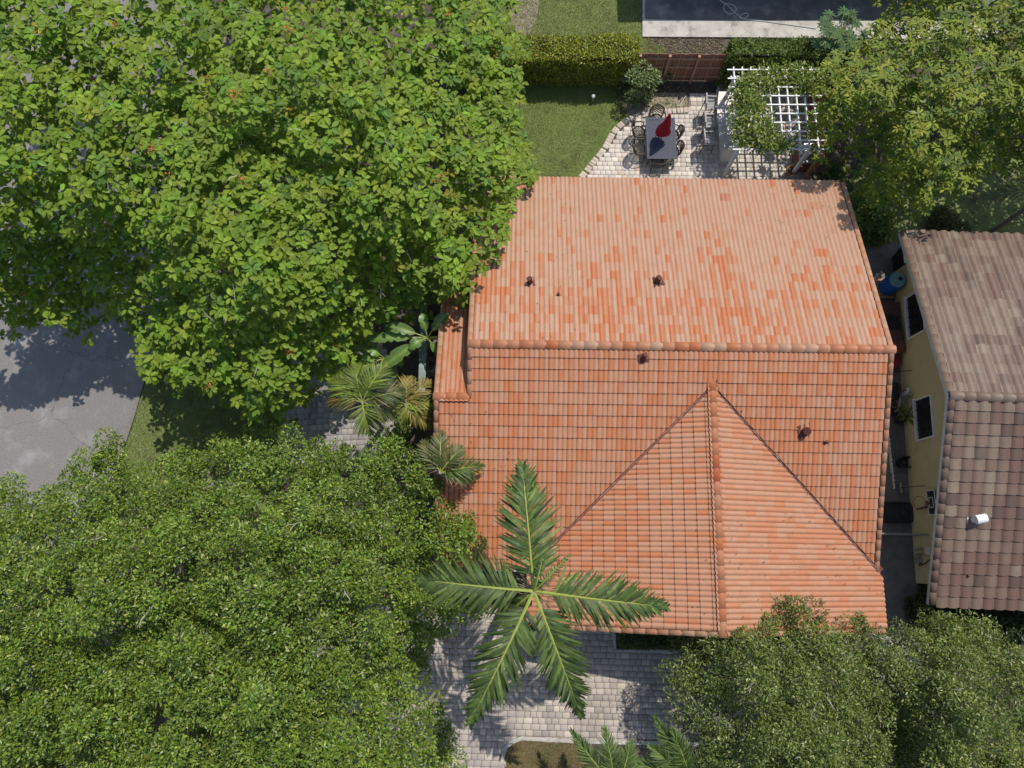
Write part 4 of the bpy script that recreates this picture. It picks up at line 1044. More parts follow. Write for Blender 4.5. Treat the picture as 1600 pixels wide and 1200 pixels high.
def paradise(label, cpx, z, tips, seed, zb=None):
    c = P(cpx[0], cpx[1], z); t = root('bird_of_paradise', (float(c[0]), float(c[1]), 0), label, 'plant')
    m = MB(); m.tube([(c[0], c[1], -.05), (c[0] + .05, c[1], z * .5), tuple(c)], [.12, .10, .08], 8); m.build('stem', M_BARK, t)
    r = np.random.default_rng(seed)
    for k, (x, y, dz, wd) in enumerate(tips): paddle(t, c, P(x, y, z + dz), wd, .35, seed + k, np.array([.12, .20, .05]) * r.uniform(.7, 1.3))
paradise('bird of paradise plant with broad torn paddle leaves over the teal capped wall', (668, 528), 3.3,
    [(700, 490, .5, .42), (660, 490, .5, .34), (730, 528, -.1, .40), (728, 545, -.5, .36), (640, 545, .2, .40), (600, 508, .2, .42), (575, 530, -.1, .40), (596, 575, -.3, .5), (690, 560, -.6, .3)], 400)
paradise('shaded bird of paradise plant with drooping leaves beside the yellow green palm', (600, 560), 2.6,
    [(560, 512, .2, .4), (580, 545, .3, .4), (565, 560, 0, .42), (545, 585, -.2, .45), (618, 590, 0, .42), (630, 570, -.1, .4), (585, 600, -.2, .42), (555, 540, .1, .36)], 420)
# papaya by the concrete pad
pp = P(1312, 50, 3.0); t = root('papaya_tree', (float(pp[0]), float(pp[1]), 0), 'bluish green papaya tree with lobed leaves beside the concrete pad', 'tree')
m = MB(); m.tube([(pp[0], pp[1], -.05), (pp[0], pp[1], 1.5), tuple(pp)], [.09, .08, .06], 8); m.build('trunk', M_BARK, t)
r = np.random.default_rng(44); lt = leaf_tmpl(3, .26, .2, .15)
for k in range(26):
    a = r.uniform(0, 6.28); e = r.uniform(-.2, 1.1); L = r.uniform(.5, .95); c = pp + np.array([math.cos(a) * math.cos(e), math.sin(a) * math.cos(e), math.sin(e) * .8]) * L
    lo = 9; az = a + np.linspace(-2.3, 2.3, lo); fw = np.stack([np.cos(az), np.sin(az), np.full(lo, -.1)], 1)
    me = leaves_mesh('leaf', lt, np.tile(c, (lo, 1)), fw, np.tile([math.cos(a) * .3, math.sin(a) * .3, 1.], (lo, 1)), np.full(lo, .30) * r.uniform(.8, 1.1, lo), tints(r, lo, [(.10, .165, .07), (.08, .14, .06)], [1, 1], .1))
    lf = link('leaf', me, M_LEAF, t, None, True); m = MB(); m.tube([tuple(pp), tuple(c)], [.014, .008], 4); m.build('leaf_stalk', M_RACHIS, lf)

# ================================================================== GRASS
def grass(name, label, poly, cols, wts, dens, h, seed, z=0.0):
    r = np.random.default_rng(seed); w_ = np.array([P(x, y, z)[:2] for x, y in poly]); lo, hi = w_.min(0), w_.max(0); n = int((hi - lo).prod() * dens)
    p = r.uniform(lo, hi, (n, 2)); qx, qy, _ = Q(np.concatenate([p, np.full((n, 1), z)], 1))
    k = in_poly(p[:, 0], p[:, 1], [tuple(a) for a in w_]) & (qx > -30) & (qx < 1630) & (qy > -30) & (qy < 1230); p = p[k]; n = len(p)
    pos = np.concatenate([p, np.full((n, 1), z - .005)], 1); fw = norm(np.stack([r.normal(0, .6, n), r.normal(0, .6, n), np.ones(n)], 1))
    patch = smooth_noise(seed, 1.5)(p[:, 0], p[:, 1])[:, None]
    me = leaves_mesh(name, leaf_tmpl(1, .22, .1, .25, .35), pos, fw, rand_dir(r, n), h * r.uniform(.6, 1.3, n), np.clip(tints(r, n, cols, wts, .2) * (1 + .13 * patch), .004, 1))
    o = link(name, me, M_GRASS, None, 'stuff', True); set_props(o, label, 'grass')
GR = [(.24, .325, .085), (.19, .275, .065), (.33, .36, .13)]
grass('lawn_grass', 'short mown grass of the back lawn beside the patio', LAWN_B, GR, [3, 3, 1.5], 2600, .05, 81)
grass('lawn_grass', 'sunlit grass beyond the clipped hedge next to the concrete pad', LAWN_N, [(.22, .26, .09), (.17, .22, .065), (.29, .28, .13)], [3, 3, 1.5], 1800, .055, 82)
grass('island_grass', 'dry brownish grass of the kerbed island by the drive', LAWN_F, [(.27, .21, .10), (.17, .19, .06), (.34, .22, .12)], [3, 2, 2], 2600, .055, 83, .03)
grass('verge_grass', 'green grass of the verge along the asphalt street', [(150, 800), (190, 716), (226, 600), (250, 520), (445, 600), (440, 690), (300, 760)], [(.19, .24, .08), (.15, .20, .06), (.26, .26, .12)], [3, 3, 1], 1500, .06, 84)
r = np.random.default_rng(91); n = 2600
qx = np.concatenate([r.uniform(960, 1075, 700), r.uniform(1330, 1600, 1200), r.uniform(1005, 1130, 700)]); qy = np.concatenate([r.uniform(135, 180, 700), r.uniform(260, 400, 1200), r.uniform(58, 84, 700)])
pos = P(qx, qy, .012); fw = rand_dir(r, n); fw[:, 2] *= .15
me = leaves_mesh('fallen_leaves', leaf_tmpl(1, .5, .2, .05), pos, fw, np.tile([0, 0, 1.], (n, 1)) + r.normal(0, .2, (n, 3)), r.uniform(.04, .11, n), tints(r, n, [(.22, .17, .10), (.13, .09, .05), (.32, .27, .18), (.10, .13, .04)], [3, 3, 1, 2]))
set_props(link('fallen_leaves', me, M_LEAF, None, 'stuff', True), 'fallen leaves and litter on the bare garden soil', 'leaves')

# ================================================================== PAVING
def paver(wd, hd, th=.05, bev=.009):
    a, b = wd / 2, hd / 2; c, d = a - bev, b - bev
    v = [(-a, -b, -th), (a, -b, -th), (a, b, -th), (-a, b, -th), (-a, -b, -bev), (a, -b, -bev), (a, b, -bev), (-a, b, -bev), (-c, -d, 0), (c, -d, 0), (c, d, 0), (-c, d, 0)]
    f = [(8, 9, 10, 11)]
    for k in range(4):
        l = (k + 1) % 4; f += [(k, l, 4 + l, 4 + k), (4 + k, 4 + l, 8 + l, 8 + k)]
    return {'v': np.array(v), 'f': np.array(f)}
def lay(parent, poly, rows_h, widths, yaw, z, cols, seed, vis, rest, maxn=300, joint=.012, name='paver'):
    r = random.Random(seed); rn = np.random.default_rng(seed); pc = Pieces(name, M_PAVER, parent, rest, maxn)
    wpoly = [tuple(P(x, y, z)[:2]) for x, y in poly]; w_ = np.array(wpoly); lo, hi = w_.min(0) - .3, w_.max(0) + .3
    tm = {wd: paver(wd - joint, rows_h - joint) for wd in widths}; c, s = math.cos(yaw), math.sin(yaw)
    y = lo[1]
    while y < hi[1]:
        x = lo[0] - r.uniform(0, .3)
        while x < hi[0]:
            wd = r.choice(widths); cx, cy = x + wd / 2, y
            X, Y = cx * c - cy * s, cx * s + cy * c
            x += wd
            if not in_poly(X, Y, wpoly): continue
            q = Q(np.array([X, Y, z]))
            if not (-40 < q[0] < 1640 and -40 < q[1] < 1240): continue
            M = Matrix.Translation((X, Y, z + r.uniform(-.003, .003))) @ Matrix.Rotation(yaw + r.gauss(0, .008), 4, 'Z') @ Matrix.Rotation(r.gauss(0, .006), 4, 'X')
            cl = np.array(cols[r.choices(range(len(cols)), [4, 4, 2, 1][:len(cols)])[0]]) * r.gauss(1, .09)
            pc.add(tm[wd], M, tuple(float(a) for a in cl), view_score((X, Y, z)) if vis(float(q[0]), float(q[1])) else 0)
        y += rows_h
    pc.build()
DRIVE = [(480, 930), (700, 955), (960, 950), (1180, 975), (1180, 1163), (1000, 1160), (905, 1160), (850, 1156), (815, 1153), (795, 1162), (786, 1180), (788, 1260), (480, 1260)]
dr = sheet('paved_drive', DRIVE, -.004, M_JOINT)
PV = [(.40, .345, .30), (.355, .305, .27), (.435, .375, .315), (.31, .272, .245)]
lay(dr, DRIVE, .205, [.205, .26, .31], math.radians(-1.5), .03, PV, 5, lambda x, y: 690 < x < 1065 and 985 < y < 1160 and not in_poly(x, y, PALM_ZONE), 'paving')
strip('drive_kerb', [(786, 1215), (785, 1185), (789, 1170), (798, 1160), (815, 1153), (850, 1155), (905, 1158), (1000, 1160), (1110, 1163), (1180, 1165)], .13, .06, M_CONC)
WALKP = [(430, 560), (600, 540), (640, 640), (610, 730), (440, 730)]
wk = sheet('paved_walk', WALKP, -.004, M_JOINT)
lay(wk, WALKP, .22, [.22, .28], math.radians(3), .02, [(.30, .28, .26), (.26, .24, .23), (.34, .31, .28), (.23, .22, .21)], 6, lambda x, y: 450 < x < 560 and 590 < y < 690, 'paving', 150)
PATIO = [(905, 292), (932, 258), (953, 232), (968, 206), (988, 190), (1012, 183), (1076, 176), (1076, 147), (1120, 145), (1125, 128), (1268, 128), (1262, 292)]
pt = sheet('paved_patio', PATIO, -.004, M_JOINT)
lay(pt, PATIO, .20, [.20, .235, .27], math.radians(-.8), .025, [(.55, .49, .43), (.49, .44, .39), (.58, .53, .46), (.50, .41, .34)], 7, lambda x, y: 925 < x < 1225 and 148 < y < 283, 'paving')
# curved soldier course along the lawn
ed = [(897, 290), (925, 256), (945, 231), (960, 205), (981, 187), (1008, 178), (1040, 174), (1078, 171)]
edp = [V(x, y, .03) for x, y in ed]; fine = []
for i in range(len(edp) - 1):
    p0, p1, p2, p3 = edp[max(i - 1, 0)], edp[i], edp[i + 1], edp[min(i + 2, len(edp) - 1)]
    for k in range(12):
        t = k / 12; fine.append(.5 * ((2 * p1) + (p2 - p0) * t + (2 * p0 - 5 * p1 + 4 * p2 - p3) * t * t + (3 * p1 - p0 - 3 * p2 + p3) * t ** 3))
pe = Pieces('edge_paver', M_PAVER, pt, 'edge_paving'); tme = paver(.155, .24, .07); acc = 0.0
for i in range(1, len(fine)):
    seg = fine[i] - fine[i - 1]; acc += seg.length
    if acc >= .165:
        acc -= .165; a = math.atan2(seg.y, seg.x); cl = np.array((.50, .42, .35)) * random.gauss(1, .07)
        pe.add(tme, Matrix.Translation(fine[i]) @ Matrix.Rotation(a + random.gauss(0, .02), 4, 'Z'), tuple(float(x) for x in cl), 1.0)
pe.build()

# ================================================================== PATIO FURNITURE
# dining table
TX0, TX1 = float(P(1010, 216, .73)[0]), float(P(1056, 216, .73)[0]); TY0, TY1 = float(P(1030, 248, .73)[1]), float(P(1030, 184, .73)[1])
tcx, tcy = (TX0 + TX1) / 2, (TY0 + TY1) / 2; tw, tl = TX1 - TX0, TY1 - TY0
table = root('dining_table', (tcx, tcy, 0), 'navy grey cast metal lattice dining table carrying the closed red umbrella', 'table')
m = MB()
for s in (-1, 1):
    m.box((tcx + s * (tw / 2 - .045), tcy, .715), (.09, tl, .035)); m.box((tcx, tcy + s * (tl / 2 - .045), .715), (tw - .18, .09, .035))
m.build('rim', M_TABLE, table)
m = MB(); iw, il = tw - .17, tl - .17; n = 17
for sgn in (-1, 1):
    c = -iw
    st = .105
    k = -il / 2 - iw / 2
    while k < il / 2 + iw / 2:
        # diagonal bar y = sgn*x + k inside the opening
        pts = []
        for x in (-iw / 2, iw / 2):
            y = sgn * x + k
            if -il / 2 <= y <= il / 2: pts.append((x, y))
        for y in (-il / 2, il / 2):
            x = (y - k) * sgn
            if -iw / 2 < x < iw / 2: pts.append((x, y))
        if len(pts) >= 2: m.bar((tcx + pts[0][0], tcy + pts[0][1], .712 + sgn * .004), (tcx + pts[1][0], tcy + pts[1][1], .712 + sgn * .004), .055, .014)
        k += st
m.box((tcx, tcy, .716), (.22, .22, .02)); m.build('lattice_top', M_TABLE, table, 'stuff')
for sx in (-1, 1):
    for sy in (-1, 1):
        m = MB(); x, y = tcx + sx * (tw / 2 - .14), tcy + sy * (tl / 2 - .16)
        m.tube([(x, y, .70), (x + sx * .03, y + sy * .03, .40), (x - sx * .01, y - sy * .01, .15), (x + sx * .05, y + sy * .05, .022)], [.03, .024, .02, .028], 8); m.build('leg', M_TABLE, table)
# closed umbrella
um = root('patio_umbrella', (tcx, tcy, .02), 'closed red canvas umbrella standing through the metal table', 'umbrella')
m = MB(); m.tube([(tcx, tcy, .03), (tcx + .02, tcy, 2.42)], .021, 10); m.tube([(tcx, tcy, .03), (tcx, tcy, .10)], [.24, .20], 16); m.build('pole', M_BRONZE, um)
m = MB(); prof = []; ng = 16; zs_ = [2.48, 2.3, 2.05, 1.75, 1.5, 1.28, 1.2]; rs_ = [.04, .08, .125, .18, .235, .30, .32]; vs = []
for z_, r_ in zip(zs_, rs_):
    for k in range(2 * ng):
        a = math.pi * k / ng; rr = r_ * (1.0 if k % 2 else .72) * (1 + .10 * math.sin(3 * a + z_ * 2)); vs.append((tcx + .015 + rr * math.cos(a) - (.05 if z_ < 1.6 else 0), tcy + rr * math.sin(a) * .9, z_ - (.05 if k % 2 == 0 and z_ < 1.4 else 0)))
nn = 2 * ng; fs = [(i * nn + k, i * nn + (k + 1) % nn, (i + 1) * nn + (k + 1) % nn, (i + 1) * nn + k) for i in range(len(zs_) - 1) for k in range(nn)] + [tuple(range(nn))]
m.add(vs, fs); m.build('canopy', M_RED, um)
m = MB(); m.lathe([(.02, 0), (.035, .03), (.012, .08)], (tcx + .02, tcy, 2.40), 10); m.build('finial', M_BRONZE, um)
# chairs
def lattice(m, half, ypts, step, r_, mapf, inside):
    """crossing diagonal rods within a unit outline, mapped to a surface"""
    for sg in (-1, 1):
        k = -2.0
        while k < 2.0:
            run = []
            for i in range(25):
                x = -1 + 2 * i / 24; y = sg * x + k
                if inside(x, y): run.append(mapf(x, y))
                else:
                    if len(run) > 1: m.tube(run[::2] + ([run[-1]] if len(run) % 2 == 0 else []), r_, 3)
                    run = []
            if len(run) > 1: m.tube(run, r_, 3)
            k += step
def make_chair():
    e = empty('patio_chair')
    cs = lambda a, rx, ry: (rx * math.cos(a), ry * math.sin(a))
    m = MB(); m.tube([(*cs(2 * math.pi * k / 20, .25, .24), .44) for k in range(20)], .028, 6, True); m.local('seat_rim', M_BRONZE, e)
    m = MB(); lattice(m, 1, 1, .40, .016, lambda x, y: (x * .24, y * .23, .437), lambda x, y: x * x + y * y < 1.02); m.local('seat', M_IRON, e)
    bk = lambda x, y: (x * .29 * (1 - .05 * y), -.24 - .10 * (y + 1) / 2 - .02 + .10 * x * x, .47 + .24 * (y + 1))
    m = MB(); m.tube([(.25, -.16, .44)] + [bk(math.cos(a), .15 + .85 * math.sin(a)) for a in np.linspace(0, math.pi, 15)] + [(-.25, -.16, .44)], .03, 6); m.local('back_rim', M_BRONZE, e)
    m = MB(); lattice(m, 1, 1, .40, .015, bk, lambda x, y: (abs(x) < .95 and (y < .15 and y > -.95) or (x * x + ((y - .15) / .85) ** 2 < 1 and y >= .15))); m.local('backrest', M_IRON, e)
    for s in (-1, 1):
        m = MB(); m.tube([(s * .27, -.24, .68), (s * .34, -.10, .66), (s * .35, .08, .65), (s * .33, .20, .62), (s * .27, .20, .55), (s * .25, .12, .44)], .026, 6); m.local('arm', M_BRONZE, e)
        for y, dy in ((.16, .07), (-.17, -.09)):
            m = MB(); m.tube([(s * .2, y, .44), (s * .24, y + dy * .6, .22), (s * .23, y + dy, .025)], .014, 6); m.local('leg', M_BRONZE, e)
    return e
chair0 = make_chair(); first = True
def put(px, py, z, ang, label, dx=0, dy=0):
    global first
    p = P(px, py, z); c = chair0 if first else copy_tree(chair0); first = False
    c.location = (float(p[0]) + dx, float(p[1]) + dy, .005); c.rotation_euler = (0, 0, ang); set_props(c, label, 'chair', 'cast metal chairs around the patio table')
HPI = math.pi / 2
bx = .30
put(994, 196, .85, -HPI, 'black lattice chair on the lawn side of the table, nearer the fence', bx - .14, -.05)
put(996, 225, .85, -HPI + .1, 'black lattice chair on the lawn side of the table, nearer the house', bx - .16, .0)
put(1066, 202, .85, HPI - .1, 'black lattice chair on the bar side of the table, nearer the fence', -bx, -.02)
put(1066, 228, .85, HPI, 'black lattice chair on the bar side of the table, nearer the house', -bx, .0)
put(1028, 165, .92, math.pi, 'black lattice chair at the table end facing the house', 0, -.32)
put(1031, 257, .90, 0, 'black lattice chair at the table end beside the tiled eave', 0, .34)

# bar counter with stools
cw = float(P(1124, 190, 1.07)[0]); ce = cw + .78; cs_, cn_ = float(P(1130, 233, 1.07)[1]), float(P(1130, 143, 1.07)[1])
bar = root('bar_counter', ((cw + ce) / 2, (cs_ + cn_) / 2, 0), 'white outdoor bar counter with a pale granite top under the pergola', 'bar counter')
m = MB(); k = 12; vs = []
for z_ in (1.03, 1.07):
    for i in range(k + 1):
        t = i / k; vs.append((cw + .06 - .13 * math.sin(math.pi * t), cs_ + (cn_ - cs_) * t, z_))
    for i in range(k + 1): vs.append((ce, cn_ - (cn_ - cs_) * i / k, z_))
n = 2 * k + 2; m.add(vs, [tuple(range(n, 2 * n)), tuple(range(n - 1, -1, -1))] + [(i, (i + 1) % n, n + (i + 1) % n, n + i) for i in range(n)]); m.build('counter_top', M_GRANITE, bar)
m = MB(); m.box(((cw + ce) / 2 + .10, (cs_ + cn_) / 2, .53), (.52, cn_ - cs_ - .06, 1.0)); m.build('base', M_WHITE, bar)
def make_stool():
    e = empty('bar_stool')
    m = MB(); m.box((0, 0, .745), (.42, .40, .02)); m.local('seat', M_MESH, e)
    m = MB(); m.box((0, .215, .745), (.46, .035, .035)); m.box((0, -.215, .745), (.46, .035, .035)); m.local('seat_frame', M_GREYW, e)
    m = MB(); m.box((-.245, 0, .96), (.018, .40, .36), Matrix.Rotation(-.12, 3, 'Y')); m.local('backrest', M_MESH, e)
    m = MB(); m.box((-.27, 0, 1.155), (.05, .50, .04)); m.local('top_rail', M_GREYW, e)
    for sy in (-1, 1):
        m = MB(); m.bar((-.27, sy * .23, 1.14), (-.20, sy * .23, .74), .035, .035); m.bar((-.24, sy * .235, .96), (.18, sy * .235, .96), .045, .025); m.bar((.17, sy * .235, .95), (.17, sy * .235, .75), .03, .03); m.local('arm', M_GREYW, e)
        for sx in (-1, 1):
            m = MB(); m.bar((sx * .2, sy * .21, .74), (sx * .24, sy * .23, .025), .03, .03); m.local('leg', M_BRONZE, e)
        m = MB(); m.bar((-.22, sy * .22, .30), (.22, sy * .22, .30), .02, .02); m.local('stretcher', M_BRONZE, e)
    m = MB(); m.tube([(-.05 + .14 * math.cos(a), .0 + .14 * math.sin(a), .5) for a in np.linspace(0, 6.28, 12)], .012, 5); m.local('foot_ring', M_IRON, e)
    return e
s0 = make_stool()
for i, (px, py, lb) in enumerate(((1112, 163, 'grey sling bar stool at the counter end beside the sandy bed'), (1110, 191, 'grey sling bar stool in the middle of the bar counter'), (1109, 218, 'grey sling bar stool at the counter end nearer the tiled eave'))):
    o = s0 if i == 0 else copy_tree(s0); p = P(px, py, .75); o.location = (float(p[0]) - .03, float(p[1]), .005); o.rotation_euler = (0, 0, random.uniform(-.05, .05)); set_props(o, lb, 'bar stool', 'bar stools along the counter')

# pergola
pz = 2.38; ax, ay = float(P(1152, 238, pz)[0]), float(P(1152, 236, pz)[1]); bx_, by_ = float(P(1268, 112, pz)[0]), float(P(1200, 112, pz)[1])
pg = root('pergola', ((ax + bx_) / 2, (ay + by_) / 2, 0), 'white lattice pergola over the bar, partly overgrown by a vine', 'pergola')
for x in (ax + .15, bx_ - .2):
    for y in (ay + .25, by_ - .2):
        m = MB(); m.box((x, y, pz / 2 - .08), (.12, .12, pz - .16)); m.build('post', M_WHITE, pg)
for y in (ay + .25, by_ - .2):
    m = MB(); m.box(((ax + bx_) / 2, y, pz - .09), (bx_ - ax + .1, .06, .15)); m.build('beam', M_WHITE, pg)
nx = 10
for i in range(nx):
    x = ax + .06 + (bx_ - ax - .1) * i / (nx - 1); m = MB(); m.box((x, (ay + by_) / 2, pz + .05), (.045, by_ - ay + .3, .11)); m.build('rafter', M_WHITE, pg)
for i in range(10):
    y = ay + (by_ - ay) * i / 9; m = MB(); m.box(((ax + bx_) / 2 + .04, y, pz + .125), (bx_ - ax + .5, .045, .035)); m.build('slat', M_WHITE, pg)
VINE = [(1146, 160), (1150, 132), (1172, 114), (1228, 100), (1286, 104), (1284, 148), (1256, 146), (1228, 132), (1192, 146), (1196, 176), (1212, 196), (1214, 216), (1240, 220), (1240, 234), (1222, 240), (1178, 232), (1150, 224), (1142, 192)]
r = np.random.default_rng(95); t = root('climbing_vine', ((ax + bx_) / 2, (ay + by_) / 2, pz), 'flowering green vine sprawling over the white pergola', 'vine')
cpts = canopy(VINE, 2.5, 2.78, .22, 95, 30, .10, 2.5, 1.15, 2.4); idx = np.repeat(np.arange(len(cpts)), 50); n = len(idx); u = rand_dir(r, n); u[:, 2] *= .7
pos = cpts[idx] + u * r.uniform(.05, .30, (n, 1))
link('foliage', leaves_mesh('foliage', leaf_tmpl(1, .5, .2, .1), pos, norm(u + rand_dir(r, n) * .8), norm(rand_dir(r, n) * .6 + [0, 0, .8]), r.uniform(.09, .18, n), tints(r, n, [(.16, .215, .03), (.12, .17, .028), (.215, .245, .035), (.60, .58, .50)], [4, 4, 2, .3])), M_LEAFG, t, 'stuff', True)
m = MB()
for k in range(26):
    p = cpts[r.integers(len(cpts))] + [0, 0, -.12]; q = p + np.array([r.normal(0, .5), r.normal(0, .5), r.normal(0, .05)]); m.tube([tuple(p), tuple((p + q) / 2 + [0, 0, .1]), tuple(q)], .012, 4)
pstem = (ax + .3, by_ - .1); m.tube([(pstem[0], pstem[1], 0), (pstem[0] + .06, pstem[1], 1.2), (pstem[0] + .1, pstem[1] - .1, 2.5)], .03, 6); m.build('stems', M_BARK, t, 'stuff')
# grill with steel hood on a brick base, pot beside it
g0 = P(1238, 268, 0); gx, gy = float(g0[0]) + .42, float(g0[1]) + .30
gr = root('brick_grill', (gx, gy, 0), 'brick barbecue with a sloped grey metal hood beside the side fence', 'barbecue')
m = MB(); m.box((gx, gy, .42), (.72, .62, .80)); m.build('core', M_JOINT, gr)
bm_ = MB(); bm_.box((0, 0, 0), (.21, .10, .062)); bme = bm_.mesh('brick'); bme.materials.append(M_BRICK)
for rw in range(11):
    z_ = .055 + rw * .074; off = .11 if rw % 2 else 0
    for k in range(4):
        for side in range(2):
            o = bpy.data.objects.new('brick', bme); C.objects.link(o); attach(o, gr)
            if side == 0: o.location = (gx - .30 + k * .22 - off + .03, gy - .29, z_)
            else: o.location = (gx - .345, gy - .30 + k * .22 - off + .04, z_); o.rotation_euler = (0, 0, HPI)
m = MB(); m.box((gx, gy, .85), (.86, .78, .06)); m.build('slab', M_GRANITE, gr)
m = MB(); m.add([(gx - .34, gy - .28, .88), (gx + .34, gy - .28, .88), (gx + .34, gy + .3, .88), (gx - .34, gy + .3, .88), (gx - .34, gy - .06, 1.22), (gx + .34, gy - .06, 1.22), (gx + .34, gy + .28, 1.22), (gx - .34, gy + .28, 1.22)],
      [(3, 2, 1, 0), (4, 5, 6, 7), (0, 1, 5, 4), (1, 2, 6, 5), (2, 3, 7, 6), (3, 0, 4, 7)]); m.build('hood', M_GREYM, gr)
m = MB(); m.tube([(gx - .25, gy - .20, 1.10), (gx - .25, gy - .27, 1.12), (gx + .25, gy - .27, 1.12), (gx + .25, gy - .20, 1.10)], .015, 6); m.build('handle', M_BLACK, gr)
g1 = P(1232, 272, 0); t = root('flower_pot', (float(g1[0]), float(g1[1]), 0), 'orange terracotta pot on the patio beside the brick barbecue', 'pot')
m = MB(); m.lathe([(.11, .02), (.17, .26), (.20, .27), (.20, .33), (.17, .33), (.15, .25)], (float(g1[0]), float(g1[1]), .01), 18); m.build('pot', M_POT, t)
m = MB(); m.lathe([(.155, .27), (.10, .29)], (float(g1[0]), float(g1[1]), .01), 14); m.build('soil', M_SOIL, t)

# fences: every board its own part
def fence(name, label, a, b, h, post_every, face, mboard, mrail, lean=0.0):
    a, b = Vector(a), Vector(b); d = b - a; L = d.length; d.normalize(); nrm = Vector((-d.y, d.x, 0)) * face
    t = root(name, a, label, 'fence'); n = int(L / .145); bw = L / n
    for k in range(n):
        m = MB(); hh = h + random.uniform(-.02, .02); p = a + d * ((k + .5) * bw) + nrm * random.uniform(-.008, .008)
        M = Matrix((d, nrm, Vector((0, 0, 1)))).transposed(); m.box(p + Vector((0, 0, hh / 2 + .02)), (bw - .012, .02, hh), M); m.build('board', mboard, t)
    for z_ in (.35, h * .55, h - .25):
        m = MB(); m.bar(a + nrm * .04 + Vector((0, 0, z_)), b + nrm * .04 + Vector((0, 0, z_)), .045, .09); m.build('rail', mrail, t)
    k = 0.15
    while k < L:
        m = MB(); p = a + d * k + nrm * .09; m.box(p + Vector((0, 0, h / 2)), (.10, .10, h + .04), Matrix((d, nrm, Vector((0, 0, 1)))).transposed()); m.build('post', mrail, t); k += post_every
    return t
fy = float(P(1085, 125, 0)[1]); fx0, fx1 = float(P(985, 125, 0)[0]), float(P(1150, 125, 0)[0])
fence('board_fence', 'reddish brown board fence with tan posts between the two hedges', (fx0, fy, 0), (fx1, fy - .05, 0), 1.75, 1.18, -1, M_FENCE, M_FENCER)
ea, eb = V(1259, 283, 0), V(1262, 150, 0)
fence('board_fence', 'weathered brown board fence running along the east side of the patio', ea, eb, 1.9, 2.0, 1, M_FENCE, M_FENCER)
m = MB(); m.bar(ea + Vector((-.75, .5, .05)), ea + Vector((-.08, .55, 1.5)), .05, .09); o = m.build('fence_brace', M_FENCER, None); o['label'] = 'slanting timber brace propping the east side fence'; o['category'] = 'brace'
# small garden things
p = P(926, 158, 0); t = root('garden_light', tuple(float(x) for x in p), 'small white garden light standing in the shaded lawn', 'lamp')
m = MB(); m.tube([p + [0, 0, -.05], p + [0, 0, .32]], .018, 8); m.build('stake', M_WHITE, t)
m = MB(); m.lathe([(.03, .30), (.075, .33), (.08, .38), (.03, .43)], p, 14); m.build('cap', M_WHITE, t)
m = MB(); pts = [V(x, y, .08) for x, y in ((1118, -8), (1130, 4), (1146, 8), (1150, 16), (1140, 22), (1131, 15), (1134, 6), (1146, 18), (1160, 28), (1168, 26), (1168, 21), (1160, 22), (1156, 28), (1172, 31), (1200, 34), (1285, 46))]
sm = []
for i in range(len(pts) - 1):
    p0, p1, p2, p3 = pts[max(i - 1, 0)], pts[i], pts[i + 1], pts[min(i + 2, len(pts) - 1)]
    for k in range(6):
        t_ = k / 6; sm.append(.5 * ((2 * p1) + (p2 - p0) * t_ + (2 * p0 - 5 * p1 + 4 * p2 - p3) * t_ * t_ + (3 * p1 - p0 - 3 * p2 + p3) * t_ ** 3))
m.tube(sm, .022, 6); set_props(m.build('garden_hose', M_HOSE), 'thin white hose lying in loose loops on the concrete pad', 'hose')
m = MB(); q = [V(1062, 166, .04), V(1070, 152, .10), V(1073, 150, .12)]; m.tube(q, [.025, .02, .012], 6); m.tube([V(1060, 168, .05), V(1056, 160, .05)], .012, 5); set_props(m.build('fallen_branch', M_TWIG), 'pale fallen branch on the sandy bed by the bar stools', 'branch')

# ================================================================== WEST SIDE: capped wall with the air conditioner
wl = root('screen_wall', tuple(float(x) for x in P(661, 520, 0)), 'narrow grey wall with a weathered teal cap beside the tiled wing', 'wall'); zc = 2.05
A = [P(661, 459, zc), P(661, 612, zc)]; B = P(722, 459, zc)
m = MB(); x = float((A[0][0] + A[1][0]) / 2); yn_, ys_ = float(A[0][1]), float(A[1][1]); xe = float(B[0])
m.box((x, (yn_ + ys_) / 2, zc / 2 - .03), (.18, yn_ - ys_, zc - .06)); m.box(((x + xe) / 2 + .09, yn_ - .09, zc / 2 - .03), (xe - x, .18, zc - .06)); m.build('wall', M_GREYW, wl)
m = MB(); m.box((x, (yn_ + ys_) / 2, zc), (.25, yn_ - ys_ + .06, .06)); m.box(((x + xe) / 2 + .125, yn_ - .095, zc - .002), (xe - x, .25, .06)); m.build('cap', M_TEAL, wl)
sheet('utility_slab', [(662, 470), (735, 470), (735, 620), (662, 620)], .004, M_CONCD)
c = P(672, 569, .8); cx_, cy_ = float(c[0]), float(c[1])
ac = root('air_conditioner', (cx_, cy_, 0), 'grey air conditioner with a round fan grille behind the teal capped wall', 'air conditioner')
m = MB(); m.box((cx_, cy_, .39), (.62, .62, .74)); m.build('cabinet', M_GREYW, ac)
m = MB(); m.lathe([(.27, .765), (.28, .79), (.24, .80), (.23, .78)], (cx_, cy_, 0), 24, False)
for rr in (.08, .13, .18): m.tube([(cx_ + rr * math.cos(a), cy_ + rr * math.sin(a), .795) for a in np.linspace(0, 2 * math.pi, 20, endpoint=False)], .006, 4, True)
for k in range(12): m.bar((cx_, cy_, .795), (cx_ + .25 * math.cos(k * .5236), cy_ + .25 * math.sin(k * .5236), .795), .008, .008)
m.build('grille', M_GREYM, ac)
m = MB(); m.lathe([(.06, .77), (.06, .80)], (cx_, cy_, 0), 12)
for k in range(4):
    a = k * HPI + .3; m.bar((cx_, cy_, .77), (cx_ + .21 * math.cos(a), cy_ + .21 * math.sin(a), .77), .12, .008)
